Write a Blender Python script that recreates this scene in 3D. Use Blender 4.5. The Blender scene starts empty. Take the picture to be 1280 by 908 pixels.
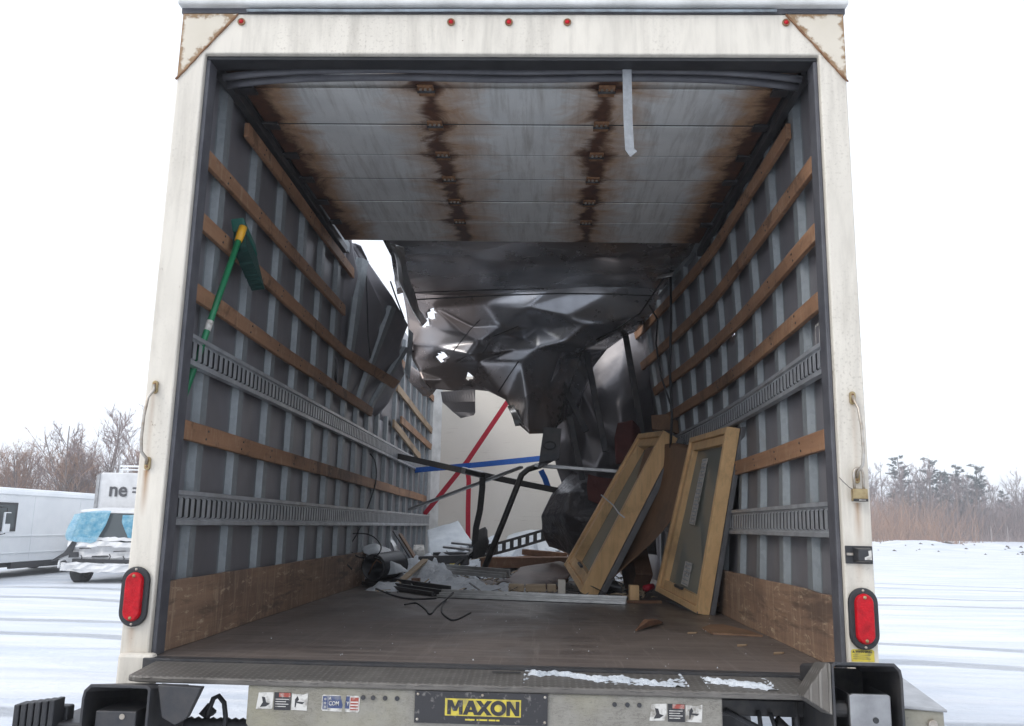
import bpy, bmesh, math, random
from mathutils import Vector, Matrix, noise
from mathutils.geometry import delaunay_2d_cdt
random.seed(11)
rnd = random.Random(11)
scene = bpy.context.scene
col = scene.collection
R_ = math.radians

# ------------------------------------------------------------------ camera
cam_data = bpy.data.cameras.new('camera')
cam = bpy.data.objects.new('camera', cam_data)
col.objects.link(cam)
cr = Vector((0.99933836, 0.03004239, 0.02050126))
cu = Vector((-0.01457004, -0.18579382, 0.98248072))
cf = Vector((-0.03332507, 0.98212938, 0.18523317))
cam.matrix_world = Matrix(((cr.x, cu.x, -cf.x, 0.13872), (cr.y, cu.y, -cf.y, -2.95825), (cr.z, cu.z, -cf.z, 1.553), (0, 0, 0, 1)))
cam_data.sensor_width = 36.0
cam_data.lens = 36.0 * 1077.2 / 1280.0
cam_data.clip_start = 0.05
cam_data.clip_end = 4000
scene.camera = cam

# ------------------------------------------------------------------ world, sun, exposure
SUN_EL, SUN_AZ = 36.0, 235.0          # azimuth clockwise from +Y: veiled sun, behind the photographer to the left
world = bpy.data.worlds.new('World')
scene.world = world
world.use_nodes = True
wt = world.node_tree
for n in list(wt.nodes):
    wt.nodes.remove(n)
wo = wt.nodes.new('ShaderNodeOutputWorld')
wb = wt.nodes.new('ShaderNodeBackground')
sky = wt.nodes.new('ShaderNodeTexSky')
sky.sky_type = 'NISHITA'
sky.sun_disc = False
sky.sun_elevation = R_(SUN_EL)
sky.sun_rotation = R_(SUN_AZ)
sky.air_density = 1.0
sky.dust_density = 1.5
sky.ozone_density = 1.0
hs = wt.nodes.new('ShaderNodeHueSaturation')
hs.inputs['Saturation'].default_value = 0.42
hs.inputs['Value'].default_value = 1.0
wt.links.new(sky.outputs['Color'], hs.inputs['Color'])
veil = wt.nodes.new('ShaderNodeMixRGB')          # even high overcast over the clear-sky model
veil.inputs[0].default_value = 0.78
veil.inputs[2].default_value = (4.75, 5.05, 5.6, 1)
wt.links.new(hs.outputs['Color'], veil.inputs[1])
wt.links.new(veil.outputs['Color'], wb.inputs['Color'])
wb.inputs['Strength'].default_value = 0.15
wt.links.new(wb.outputs['Background'], wo.inputs['Surface'])

sun_data = bpy.data.lights.new('sun', 'SUN')
sun_data.energy = 0.5
sun_data.angle = R_(22)
sun_data.color = (1.0, 0.95, 0.87)
sun = bpy.data.objects.new('sun', sun_data)
col.objects.link(sun)
sd = Vector((math.sin(R_(SUN_AZ)) * math.cos(R_(SUN_EL)), math.cos(R_(SUN_AZ)) * math.cos(R_(SUN_EL)), math.sin(R_(SUN_EL))))
sun.rotation_euler = sd.to_track_quat('Z', 'Y').to_euler()
sun.location = sd * 30

vs = scene.view_settings
vs.view_transform = 'Standard'
vs.look = 'None'
vs.exposure = 0.95
vs.gamma = 1.0
vs.use_curve_mapping = False
scene.render.engine = 'CYCLES'
scene.cycles.use_denoising = True
scene.cycles.max_bounces = 10
scene.cycles.diffuse_bounces = 6
scene.cycles.sample_clamp_indirect = 6.0

# ------------------------------------------------------------------ material kit
MATS = {}


class Tree:
    def __init__(self, name):
        m = bpy.data.materials.new(name)
        m.use_nodes = True
        self.m = m
        self.t = m.node_tree
        self.b = self.t.nodes['Principled BSDF']
        MATS[name] = m

    def n(self, typ, **kw):
        nd = self.t.nodes.new('ShaderNode' + typ)
        for k, v in kw.items():
            setattr(nd, k, v)
        return nd

    def put(self, sock, v):
        if isinstance(v, bpy.types.NodeSocket):
            self.t.links.new(v, sock)
        else:
            if isinstance(v, (tuple, list)) and len(v) == 3 and sock.type == 'RGBA':
                v = (*v, 1)
            sock.default_value = v

    def math(self, op, a, b=None, clamp=False):
        nd = self.n('Math', operation=op)
        nd.use_clamp = clamp
        self.put(nd.inputs[0], a)
        if b is not None:
            self.put(nd.inputs[1], b)
        return nd.outputs[0]

    def mix(self, f, a, b, mode='MIX'):
        nd = self.n('MixRGB', blend_type=mode)
        self.put(nd.inputs[0], f)
        self.put(nd.inputs[1], a)
        self.put(nd.inputs[2], b)
        return nd.outputs[0]

    def pos(self, stretch=(1, 1, 1)):
        tc = self.n('TexCoord')
        mp = self.n('Mapping')
        mp.inputs['Scale'].default_value = stretch
        self.t.links.new(tc.outputs['Object'], mp.inputs['Vector'])
        return mp.outputs['Vector']

    def noise(self, scale, stretch=(1, 1, 1), detail=5, rough=0.6, vec=None, dist=0.0):
        nd = self.n('TexNoise')
        nd.inputs['Scale'].default_value = scale
        nd.inputs['Detail'].default_value = detail
        nd.inputs['Roughness'].default_value = rough
        nd.inputs['Distortion'].default_value = dist
        self.t.links.new(vec or self.pos(stretch), nd.inputs['Vector'])
        return nd.outputs['Fac']

    def ramp(self, f, lo, hi):
        nd = self.n('MapRange')
        nd.clamp = True
        self.put(nd.inputs['Value'], f)
        nd.inputs['From Min'].default_value = lo
        nd.inputs['From Max'].default_value = hi
        return nd.outputs['Result']

    def bump(self, h, strength=0.3, dist=0.01):
        nd = self.n('Bump')
        nd.inputs['Strength'].default_value = strength
        nd.inputs['Distance'].default_value = dist
        self.put(nd.inputs['Height'], h)
        self.t.links.new(nd.outputs['Normal'], self.b.inputs['Normal'])

    def base(self, c):
        self.put(self.b.inputs['Base Color'], c)

    def set(self, **kw):
        for k, v in kw.items():
            self.put(self.b.inputs[k.replace('_', ' ')], v)

    def xyz(self):
        tc = self.n('TexCoord')
        s = self.n('SeparateXYZ')
        self.t.links.new(tc.outputs['Object'], s.inputs[0])
        return s.outputs


def simple(name, c1, c2=None, scale=8, rough=0.6, metal=0.0, bump=0.15, stretch=(1, 1, 1), rvar=0.15, bd=0.004, lo=0.35, hi=0.68):
    k = Tree(name)
    c2 = c2 or tuple(x * 0.75 for x in c1)
    f = k.noise(scale, stretch)
    k.base(k.mix(k.ramp(f, lo, hi), c1, c2))
    k.put(k.b.inputs['Roughness'], k.math('ADD', k.math('MULTIPLY', f, rvar), rough - rvar * 0.5))
    k.b.inputs['Metallic'].default_value = metal
    if bump:
        k.bump(k.noise(scale * 3, stretch, 4), bump, bd)
    return k


def wood(name, c1, c2, axis, scars=0.0, scar_col=(0.45, 0.33, 0.2), rough=0.7):
    k = Tree(name)
    st = [14, 14, 14]
    st[axis] = 0.9
    g = k.noise(1.0, tuple(st), 6, 0.65, dist=0.4)
    st2 = [60, 60, 60]
    st2[axis] = 1.6
    fine = k.noise(1.0, tuple(st2), 3, 0.5)
    c = k.mix(k.ramp(g, 0.3, 0.72), c1, c2)
    c = k.mix(k.math('MULTIPLY', k.ramp(fine, 0.5, 0.75), 0.35), c, tuple(x * 0.45 for x in c1))
    blot = k.noise(2.3, (1, 1, 1), 4, 0.6)
    c = k.mix(k.math('MULTIPLY', k.ramp(blot, 0.5, 0.72), 0.55), c, tuple(x * 0.42 for x in c2))
    if scars:
        sc = k.noise(5.0, (2.5, 2.5, 1.0), 6, 0.8, dist=1.2)
        c = k.mix(k.math('MULTIPLY', k.ramp(sc, 0.54, 0.64), scars), c, scar_col)
        dk = k.noise(3.1, (1.5, 1.5, 1.5), 7, 0.75, dist=0.6)
        c = k.mix(k.math('MULTIPLY', k.ramp(dk, 0.54, 0.62), min(1.0, scars * 1.6)), c, tuple(x * 0.35 for x in c2))
    k.base(c)
    k.set(Roughness=rough)
    k.bump(fine, 0.25, 0.004)
    return k


# --- painted rear frame: cream paint, grime, pits, and rust runs under the fittings
k = Tree('cream_paint')
x, y, z = k.xyz()
gr = k.noise(3.0, (1, 1, 0.35), 6, 0.65)
sp = k.noise(95.0, (1, 1, 1), 2, 0.5)
c = k.mix(k.ramp(gr, 0.35, 0.75), (0.75, 0.695, 0.60), (0.60, 0.555, 0.48))
sm = k.noise(2.2, (1, 1, 0.6), 5, 0.65)
c = k.mix(k.math('MULTIPLY', k.math('MULTIPLY', k.ramp(sp, 0.55, 0.70), k.ramp(sm, 0.45, 0.62)), 0.55), c, (0.36, 0.31, 0.25))
ww = k.noise(14.0, (1, 1, 0.25), 5, 0.7)
for (sx, sz, ln, wd, st) in ((-1.218, 1.715, 0.16, 0.016, 0.95), (1.206, 1.652, 0.15, 0.016, 0.95), (-1.215, 1.19, 0.10, 0.02, 0.5), (1.2, 1.21, 0.1, 0.02, 0.45),
                             (1.20, 1.455, 0.09, 0.02, 0.3), (-1.22, 2.0, 0.5, 0.012, 0.35), (1.21, 2.0, 0.4, 0.012, 0.3)):
    dx = k.math('ABSOLUTE', k.math('SUBTRACT', x, sx))
    wx = k.math('SUBTRACT', 1.0, k.math('DIVIDE', k.math('SUBTRACT', dx, k.math('MULTIPLY', k.math('SUBTRACT', ww, 0.5), wd * 1.4)), wd), True)
    dz = k.math('DIVIDE', k.math('SUBTRACT', sz, z), ln)
    wz = k.math('MULTIPLY', k.math('SUBTRACT', 1.0, dz, True), k.math('GREATER_THAN', dz, 0.0))
    f = k.math('MULTIPLY', k.math('MULTIPLY', wx, wz), st)
    c = k.mix(f, c, (0.30, 0.135, 0.03))
ch = k.noise(22.0, (1, 1, 1), 7, 0.75)
c = k.mix(k.ramp(ch, 0.655, 0.68), c, (0.24, 0.16, 0.10))
gd = k.noise(1.0, (9, 9, 0.7), 6, 0.7, dist=0.4)
c = k.mix(k.math('MULTIPLY', k.ramp(gd, 0.5, 0.68), 0.5), c, (0.40, 0.365, 0.31))
bot = k.noise(6.0, (3, 3, 0.5), 5, 0.6)
c = k.mix(k.math('MULTIPLY', k.ramp(bot, 0.48, 0.7), 0.45), c, (0.44, 0.40, 0.34))
k.base(c)
k.set(Roughness=0.48)
k.bump(sp, 0.12, 0.002)

# --- gusset plate: paint eaten by rust from the edges inwards
k = Tree('gusset_paint')
x, y, z = k.xyz()
ax = k.math('ABSOLUTE', x)
# distance from the diagonal (ax=1.04,z=3.45)-(1.25,3.185)
dd = k.math('ABSOLUTE', k.math('SUBTRACT', k.math('ADD', k.math('MULTIPLY', ax, 0.7838), k.math('MULTIPLY', z, 0.6211)), 2.958))
de = k.math('MINIMUM', dd, k.math('MINIMUM', k.math('ABSOLUTE', k.math('SUBTRACT', ax, 1.252)), k.math('ABSOLUTE', k.math('SUBTRACT', z, 3.455))))
nz = k.noise(26.0, (1, 1, 1), 6, 0.7)
f = k.ramp(k.math('ADD', k.math('MULTIPLY', de, -14.0), k.math('MULTIPLY', nz, 1.55)), 0.52, 0.72)
pa = k.mix(k.noise(5), (0.70, 0.64, 0.54), (0.55, 0.49, 0.39))
k.base(k.mix(f, pa, k.mix(k.noise(60), (0.20, 0.11, 0.05), (0.36, 0.24, 0.13))))
k.set(Roughness=0.6)
k.bump(nz, 0.25, 0.003)

simple('rust', (0.16, 0.07, 0.03), (0.30, 0.17, 0.09), 40, 0.85, 0, 0.5)
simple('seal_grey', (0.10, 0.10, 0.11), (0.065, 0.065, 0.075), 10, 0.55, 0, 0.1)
simple('white_trim', (0.72, 0.72, 0.70), (0.5, 0.5, 0.48), 6, 0.5)
simple('grey_webbing', (0.30, 0.315, 0.33), (0.23, 0.24, 0.25), 40, 0.7)
simple('conduit', (0.36, 0.42, 0.46), (0.25, 0.28, 0.3), 20, 0.4, 0.3)
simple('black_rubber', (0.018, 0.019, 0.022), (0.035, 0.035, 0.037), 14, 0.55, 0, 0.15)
simple('black_plastic', (0.02, 0.021, 0.024), (0.04, 0.04, 0.042), 14, 0.4, 0, 0.1)
simple('bright_steel', (0.55, 0.52, 0.47), (0.33, 0.27, 0.21), 30, 0.38, 0.75)
simple('brass', (0.42, 0.33, 0.18), (0.28, 0.2, 0.1), 40, 0.42, 0.7)
simple('sticker_white', (0.62, 0.60, 0.56), (0.24, 0.22, 0.19), 34, 0.65, lo=0.48, hi=0.66)
simple('sticker_yellow', (0.62, 0.50, 0.06), (0.36, 0.30, 0.09), 45, 0.6, lo=0.46, hi=0.66)
simple('sticker_black', (0.032, 0.031, 0.034), (0.17, 0.16, 0.15), 60, 0.6, lo=0.58, hi=0.70)
simple('sticker_red', (0.33, 0.07, 0.05), (0.4, 0.3, 0.27), 60, 0.6, lo=0.5, hi=0.65)
simple('sticker_blue', (0.05, 0.07, 0.16), (0.17, 0.18, 0.22), 50, 0.6, lo=0.5, hi=0.68)

k = Tree('red_lens')
v = k.n('TexVoronoi')
v.inputs['Scale'].default_value = 190
k.t.links.new(k.pos(), v.inputs['Vector'])
k.base(k.mix(k.ramp(k.noise(30), 0.35, 0.7), (0.60, 0.008, 0.018), (0.34, 0.004, 0.010)))
k.set(Roughness=0.28, Specular_IOR_Level=0.25)
k.bump(v.outputs['Distance'], 0.3, 0.003)

# --- inside of the box
k = Tree('wall_sheet')
b1 = k.noise(1.6, (1, 1, 0.6), 6, 0.6)
st = k.noise(1.0, (3, 9, 0.8), 5, 0.6)
c = k.mix(k.ramp(b1, 0.3, 0.7), (0.25, 0.242, 0.260), (0.168, 0.161, 0.174))
c = k.mix(k.math('MULTIPLY', k.ramp(st, 0.5, 0.75), 0.5), c, (0.27, 0.25, 0.24))
k.base(c)
k.set(Roughness=k.math('ADD', k.math('MULTIPLY', b1, 0.3), 0.3), Metallic=0.35)
k.bump(k.noise(3.0, (1, 1, 1), 3), 0.12, 0.02)

k = Tree('galvanised')
v = k.n('TexVoronoi')
v.inputs['Scale'].default_value = 45
k.t.links.new(k.pos(), v.inputs['Vector'])
f = k.noise(5, (1, 1, 0.5), 6, 0.65)
c = k.mix(k.ramp(f, 0.3, 0.7), (0.285, 0.31, 0.325), (0.19, 0.208, 0.22))
bwn = k.n('RGBToBW')
k.t.links.new(v.outputs['Color'], bwn.inputs[0])
c = k.mix(0.22, c, k.mix(bwn.outputs[0], (0.2, 0.225, 0.235), (0.42, 0.45, 0.46)))
c = k.mix(k.math('MULTIPLY', k.ramp(k.noise(17, (1, 1, 0.3)), 0.6, 0.75), 0.5), c, (0.22, 0.20, 0.18))
k.base(c)
k.set(Roughness=0.5, Metallic=0.35)
k.bump(k.noise(12), 0.12, 0.004)

simple('track_steel', (0.50, 0.52, 0.54), (0.36, 0.37, 0.39), 12, 0.40, 0.5, 0.15)
wood('slat_wood', (0.37, 0.20, 0.11), (0.24, 0.125, 0.068), 1, 0.4, (0.46, 0.33, 0.22))
wood('slat_wood_pale', (0.46, 0.33, 0.21), (0.26, 0.17, 0.10), 1, 0.25, (0.45, 0.35, 0.24))
k = wood('kick_plywood', (0.31, 0.195, 0.125), (0.20, 0.125, 0.085), 1, 0.0)
bc = k.b.inputs['Base Color'].links[0].from_socket
s1 = k.noise(1.0, (30, 7, 30), 7, 0.75, dist=1.0)
s2 = k.noise(1.0, (9, 30, 3.5), 6, 0.7, dist=0.6)
s3 = k.noise(2.2, (1, 1, 1), 6, 0.65)
c = k.mix(k.math('MULTIPLY', k.ramp(s3, 0.45, 0.62), 0.6), bc, (0.14, 0.09, 0.068))
c = k.mix(k.math('MULTIPLY', k.ramp(s2, 0.52, 0.64), 0.55), c, (0.42, 0.31, 0.21))
c = k.mix(k.math('MULTIPLY', k.ramp(s1, 0.57, 0.63), 0.75), c, (0.52, 0.40, 0.27))
s4 = k.noise(1.0, (5, 1.3, 9), 7, 0.7, dist=0.5)
c = k.mix(k.math('MULTIPLY', k.ramp(s4, 0.53, 0.62), 0.7), c, (0.085, 0.058, 0.045))
k.base(c)

# --- roll-up door underside: grey-white panels, drips, and rust spread round the hinge columns and the ends
k = Tree('door_skin')
x, y, z = k.xyz()
dr = k.noise(1.0, (26, 2.2, 2), 6, 0.7, dist=0.3)
big = k.noise(2.4, (1, 1, 1), 5, 0.6)
c = k.mix(k.ramp(big, 0.35, 0.7), (0.76, 0.77, 0.755), (0.60, 0.615, 0.61))
c = k.mix(k.math('MULTIPLY', k.ramp(dr, 0.48, 0.72), 0.55), c, (0.30, 0.28, 0.245))
n1 = k.noise(3.1, (1, 1.5, 1), 8, 0.74, dist=0.9)
n2 = k.noise(15.0, (1, 1, 1), 6, 0.7)


def band(x0, w, amp):
    d = k.math('ABSOLUTE', k.math('SUBTRACT', x, x0))
    return k.math('ADD', k.math('SUBTRACT', 1.0, k.math('DIVIDE', d, w)), k.math('MULTIPLY', k.math('SUBTRACT', n1, 0.5), amp))


def joints():
    # strongest at each panel joint, where the hinges sit
    o = None
    for yj in (0.341, 0.669, 0.994, 1.292, 1.61, 1.933):
        d = k.math('SUBTRACT', 1.0, k.math('DIVIDE', k.math('ABSOLUTE', k.math('SUBTRACT', y, yj)), 0.11), True)
        o = d if o is None else k.math('MAXIMUM', o, d)
    return o


jn = joints()
yn = k.noise(1.0, (1.2, 5.5, 1), 3, 0.6)
wid = k.math('ADD', 0.045, k.math('MULTIPLY', k.math('ADD', k.math('MULTIPLY', k.math('POWER', jn, 2.0), 1.1), k.ramp(yn, 0.35, 0.65)), 0.075))


def column(x0, amp):
    xs_ = k.math('ADD', x, k.math('MULTIPLY', k.math('SUBTRACT', yn, 0.5), 0.09))
    d = k.math('ABSOLUTE', k.math('SUBTRACT', xs_, x0))
    return k.math('ADD', k.math('SUBTRACT', 1.0, k.math('DIVIDE', d, wid)), k.math('MULTIPLY', k.math('SUBTRACT', n1, 0.5), amp))


hin = k.math('MAXIMUM', column(-0.355, 2.3), column(0.395, 2.0))
washh = k.math('MAXIMUM', band(-0.33, 0.27, 2.0), band(0.41, 0.24, 2.2))
edge = k.math('ADD', k.math('DIVIDE', k.math('SUBTRACT', k.math('ABSOLUTE', x), 0.985), 0.12), k.math('MULTIPLY', k.math('SUBTRACT', n1, 0.5), 2.4))
wash = k.math('MULTIPLY', k.ramp(k.math('MAXIMUM', k.math('MAXIMUM', hin, washh), k.math('ADD', edge, 0.85)), 0.05, 1.0), 0.82)
c = k.mix(wash, c, k.mix(k.ramp(n2, 0.3, 0.7), (0.46, 0.245, 0.085), (0.30, 0.135, 0.045)))
core = k.ramp(k.math('MAXIMUM', k.math('SUBTRACT', hin, 0.05), edge), 0.3, 0.75)
c = k.mix(core, c, k.mix(k.ramp(n2, 0.35, 0.65), (0.055, 0.026, 0.018), (0.12, 0.05, 0.026)))
k.base(c)
k.set(Roughness=0.55)
k.bump(n2, 0.15, 0.003)

simple('dark_steel', (0.05, 0.052, 0.058), (0.085, 0.08, 0.078), 16, 0.5, 0.5, 0.2)
simple('black_steel', (0.022, 0.022, 0.024), (0.06, 0.055, 0.05), 18, 0.4, 0.4, 0.15)

# --- torn aluminium roof and wall skin
k = Tree('torn_aluminium')
f = k.noise(2.2, (1, 1, 1), 6, 0.65)
f2 = k.noise(0.8, (1, 1, 1), 3, 0.5)
sc = k.noise(1.0, (3, 14, 22), 6, 0.7, dist=0.8)
c = k.mix(k.ramp(f, 0.3, 0.72), (0.43, 0.445, 0.475), (0.30, 0.31, 0.335))
c = k.mix(k.math('MULTIPLY', k.ramp(f2, 0.46, 0.6), 0.7), c, (0.23, 0.165, 0.13))
c = k.mix(k.math('MULTIPLY', k.ramp(sc, 0.58, 0.7), 0.4), c, (0.55, 0.55, 0.56))
k.base(c)
k.set(Roughness=k.math('ADD', k.math('MULTIPLY', f, 0.28), 0.13), Metallic=0.68)
k.bump(k.noise(1.6, (1, 1, 1), 2), 0.1, 0.05)

k = Tree('torn_wall')
f = k.noise(2.2, (1, 1, 1), 6, 0.65)
k.base(k.mix(k.ramp(f, 0.3, 0.72), (0.25, 0.24, 0.25), (0.16, 0.15, 0.158)))
k.set(Roughness=0.38, Metallic=0.5)
k.bump(k.noise(2.6, (1, 1, 1), 3), 0.3, 0.05)

simple('bare_aluminium', (0.52, 0.52, 0.51), (0.36, 0.36, 0.355), 12, 0.3, 0.8, 0.1)

k = Tree('bulkhead_laminate')
f = k.noise(1.3, (1, 1, 1), 5, 0.6)
s = k.noise(3.0, (0.8, 1, 14), 5, 0.7)
c = k.mix(k.ramp(f, 0.3, 0.7), (0.78, 0.73, 0.645), (0.68, 0.63, 0.55))
c = k.mix(k.math('MULTIPLY', k.ramp(s, 0.62, 0.7), 0.5), c, (0.42, 0.36, 0.29))
k.base(c)
k.set(Roughness=0.55)

# --- dark laminated floor, worn along the length, scuffed across
k = Tree('floor_boards')
f = k.noise(1.8, (1, 0.6, 1), 7, 0.68, dist=0.6)
w1 = k.noise(1.0, (2.0, 22, 2), 6, 0.7)
g1 = k.noise(38.0, (1, 1, 1), 4, 0.7)
c = k.mix(k.ramp(f, 0.3, 0.68), (0.15, 0.118, 0.10), (0.085, 0.067, 0.059))
wet = k.noise(0.9, (1, 0.7, 1), 6, 0.65, dist=0.8)
c = k.mix(k.math('MULTIPLY', k.ramp(wet, 0.48, 0.60), 0.6), c, (0.045, 0.036, 0.033))
sl = k.noise(1.0, (34, 1.1, 2), 6, 0.75)
c = k.mix(k.math('MULTIPLY', k.ramp(sl, 0.56, 0.66), 0.5), c, (0.23, 0.195, 0.17))
c = k.mix(k.math('MULTIPLY', k.ramp(w1, 0.46, 0.64), 0.55), c, (0.20, 0.168, 0.145))
c = k.mix(k.math('MULTIPLY', k.ramp(g1, 0.66, 0.74), 0.6), c, (0.24, 0.22, 0.19))
k.base(c)
k.set(Roughness=k.math('SUBTRACT', k.math('ADD', k.math('MULTIPLY', f, 0.35), 0.40), k.math('MULTIPLY', k.ramp(wet, 0.48, 0.60), 0.2)))
k.bump(k.math('ADD', g1, sl), 0.2, 0.004)

# --- tread plate
k = Tree('tread_plate')
x, y, z = k.xyz()
u = k.math('SINE', k.math('MULTIPLY', k.math('ADD', x, y), 150.0))
w = k.math('SINE', k.math('MULTIPLY', k.math('SUBTRACT', x, y), 150.0))
dm = k.ramp(k.math('MULTIPLY', u, w), 0.35, 0.8)
f = k.noise(6.0, (1, 1, 1), 6, 0.7)
c = k.mix(k.ramp(f, 0.3, 0.7), (0.20, 0.185, 0.165), (0.11, 0.10, 0.09))
c = k.mix(k.math('MULTIPLY', dm, 0.45), c, (0.30, 0.285, 0.26))
k.base(c)
k.set(Roughness=0.5, Metallic=0.45)
k.bump(k.math('ADD', dm, k.math('MULTIPLY', f, 0.6)), 0.5, 0.004)

# --- bumper paint: weathered grey-olive with fine level cracks
k = Tree('bumper_paint')
f = k.noise(5.0, (1, 1, 1), 6, 0.7)
cr1 = k.noise(1.0, (18, 30, 75), 7, 0.75, dist=1.5)
fine = k.noise(90.0, (1, 1, 1), 3, 0.6)
c = k.mix(k.ramp(f, 0.3, 0.7), (0.31, 0.295, 0.255), (0.20, 0.185, 0.16))
line = k.math('SUBTRACT', 1.0, k.ramp(k.math('ABSOLUTE', k.math('SUBTRACT', cr1, 0.5)), 0.0, 0.022))
c = k.mix(k.math('MULTIPLY', line, k.ramp(f, 0.4, 0.55)), c, (0.10, 0.085, 0.07))
c = k.mix(k.math('MULTIPLY', k.ramp(k.noise(3.0), 0.5, 0.7), 0.5), c, (0.31, 0.285, 0.18))
c = k.mix(k.math('MULTIPLY', k.ramp(fine, 0.6, 0.75), 0.4), c, (0.12, 0.11, 0.10))
k.base(c)
k.set(Roughness=0.65)
k.bump(k.math('ADD', fine, line), 0.3, 0.003)

# --- cargo and debris
wood('pine', (0.80, 0.53, 0.265), (0.68, 0.425, 0.20), 2, 0.12, (0.5, 0.3, 0.14), 0.5)
wood('hardboard', (0.235, 0.135, 0.075), (0.175, 0.098, 0.056), 2, 0.15, (0.3, 0.2, 0.12), 0.6)
wood('floor_hardboard', (0.15, 0.095, 0.072), (0.105, 0.066, 0.052), 0, 0.3, (0.26, 0.20, 0.16), 0.5)
wood('splinter_wood', (0.22, 0.11, 0.06), (0.14, 0.07, 0.04), 0, 0.2)
wood('pale_wood', (0.58, 0.46, 0.32), (0.45, 0.33, 0.21), 0, 0.2, (0.3, 0.2, 0.12))
simple('grey_cladding', (0.17, 0.172, 0.178), (0.12, 0.12, 0.125), 10, 0.5, 0.1)
simple('silver_bar', (0.42, 0.42, 0.42), (0.27, 0.27, 0.275), 10, 0.35, 0.7)
simple('green_paint', (0.015, 0.20, 0.085), (0.01, 0.14, 0.06), 12, 0.4)
simple('green_plastic', (0.008, 0.10, 0.075), (0.006, 0.065, 0.05), 12, 0.5)
simple('green_bristle', (0.006, 0.055, 0.045), (0.004, 0.03, 0.026), 90, 0.75, 0, 0.6, stretch=(8, 8, 1))
simple('yellow_plastic', (0.68, 0.36, 0.02), (0.55, 0.27, 0.015), 12, 0.45)
simple('red_webbing', (0.50, 0.018, 0.04), (0.36, 0.012, 0.03), 60, 0.75, 0, 0.4)
simple('blue_webbing', (0.01, 0.10, 0.42), (0.008, 0.07, 0.30), 60, 0.75, 0, 0.4)
simple('black_webbing', (0.028, 0.026, 0.026), (0.05, 0.046, 0.043), 60, 0.8, 0, 0.4)
simple('wrap_plastic', (0.66, 0.70, 0.72), (0.50, 0.54, 0.57), 10, 0.35)
simple('red_cloth', (0.10, 0.024, 0.020), (0.055, 0.014, 0.013), 8, 0.8)
simple('black_wrap', (0.028, 0.026, 0.03), (0.05, 0.046, 0.048), 5, 0.3, 0.1, 0.5, bd=0.03)

k = Tree('snow_debris')
f = k.noise(9, (1, 1, 1), 6, 0.7)
k.base(k.mix(k.ramp(f, 0.4, 0.75), (0.80, 0.83, 0.86), (0.52, 0.57, 0.62)))
k.set(Roughness=0.6)
k.bump(k.noise(26, (1, 1, 1), 6, 0.7), 0.9, 0.03)

k = Tree('glass')
k.base((0.30, 0.31, 0.27))
k.set(Roughness=0.1, Metallic=0.0, Alpha=0.8)
k.b.inputs['IOR'].default_value = 1.45

k = Tree('blue_film')
f = k.noise(7, (1, 1, 1), 5)
k.base(k.mix(k.ramp(f, 0.35, 0.65), (0.10, 0.52, 0.80), (0.45, 0.76, 0.88)))
k.set(Roughness=0.3, Alpha=k.math('ADD', k.math('MULTIPLY', f, 0.5), 0.45))
k.bump(k.noise(9, (1, 1, 1), 6, 0.7), 1.0, 0.12)

# --- outdoors
k = Tree('snow')
f = k.noise(0.42, (0.55, 3.2, 1), 8, 0.68, dist=0.7)
g1 = k.noise(7.0, (1, 1, 1), 5, 0.6)
c = k.mix(k.ramp(f, 0.40, 0.64), (0.78, 0.79, 0.81), (0.58, 0.625, 0.69))
x, y, z = k.xyz()
wob = k.noise(0.06, (1, 1, 1), 2, 0.5)
trd = k.noise(5.0, (1, 3, 1), 5, 0.7)
tr = None
for y0, m_ in ((3.2, .10), (5.0, .105), (8.5, -.06), (10.3, -.055), (15.0, .12), (16.9, .125), (25.0, -.1), (27.0, -.1), (38.0, .06)):
    yy = k.math('ADD', k.math('ADD', k.math('MULTIPLY', x, m_), y0), k.math('MULTIPLY', k.math('SUBTRACT', wob, 0.5), 9.0))
    d = k.math('SUBTRACT', 1.0, k.math('DIVIDE', k.math('ABSOLUTE', k.math('SUBTRACT', y, yy)), 0.26), True)
    tr = d if tr is None else k.math('MAXIMUM', tr, d)
tr = k.math('MULTIPLY', k.ramp(tr, 0.05, 0.5), k.ramp(trd, 0.3, 0.6))
c = k.mix(k.math('MULTIPLY', tr, 0.75), c, (0.60, 0.635, 0.68))
dirt = k.noise(0.9, (1, 1, 1), 9, 0.75)
c = k.mix(k.math('MULTIPLY', k.ramp(dirt, 0.64, 0.70), 0.5), c, (0.40, 0.39, 0.38))
k.base(c)
k.set(Roughness=0.55)
k.bump(k.math('SUBTRACT', k.math('ADD', k.math('MULTIPLY', g1, 0.25), f), k.math('MULTIPLY', tr, 0.5)), 0.8, 0.16)
simple('soil', (0.10, 0.075, 0.055), (0.05, 0.04, 0.032), 5, 0.9)
simple('van_white', (0.84, 0.86, 0.87), (0.74, 0.77, 0.79), 1.2, 0.42, 0, 0.05)
simple('truck_white', (0.76, 0.76, 0.76), (0.58, 0.58, 0.58), 2.5, 0.45, 0, 0.08)
simple('lettering_grey', (0.065, 0.065, 0.07), (0.09, 0.09, 0.095), 10, 0.6, 0, 0)
simple('tyre', (0.022, 0.022, 0.024), (0.05, 0.05, 0.05), 20, 0.8)
k = Tree('dark_glass')
k.base((0.05, 0.065, 0.07))
k.set(Roughness=0.08)
simple('bark_grey', (0.25, 0.205, 0.185), (0.17, 0.14, 0.125), 6, 0.9, 0, 0)
simple('twig_grey', (0.34, 0.25, 0.225), (0.16, 0.125, 0.12), 0.45, 0.9, 0, 0)
simple('twig_russet', (0.42, 0.255, 0.165), (0.22, 0.15, 0.12), 0.5, 0.9, 0, 0)
simple('needles', (0.07, 0.105, 0.085), (0.11, 0.13, 0.11), 2.5, 0.85, 0, 0)
simple('fence_wood', (0.42, 0.37, 0.34), (0.3, 0.26, 0.24), 5, 0.85)


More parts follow.
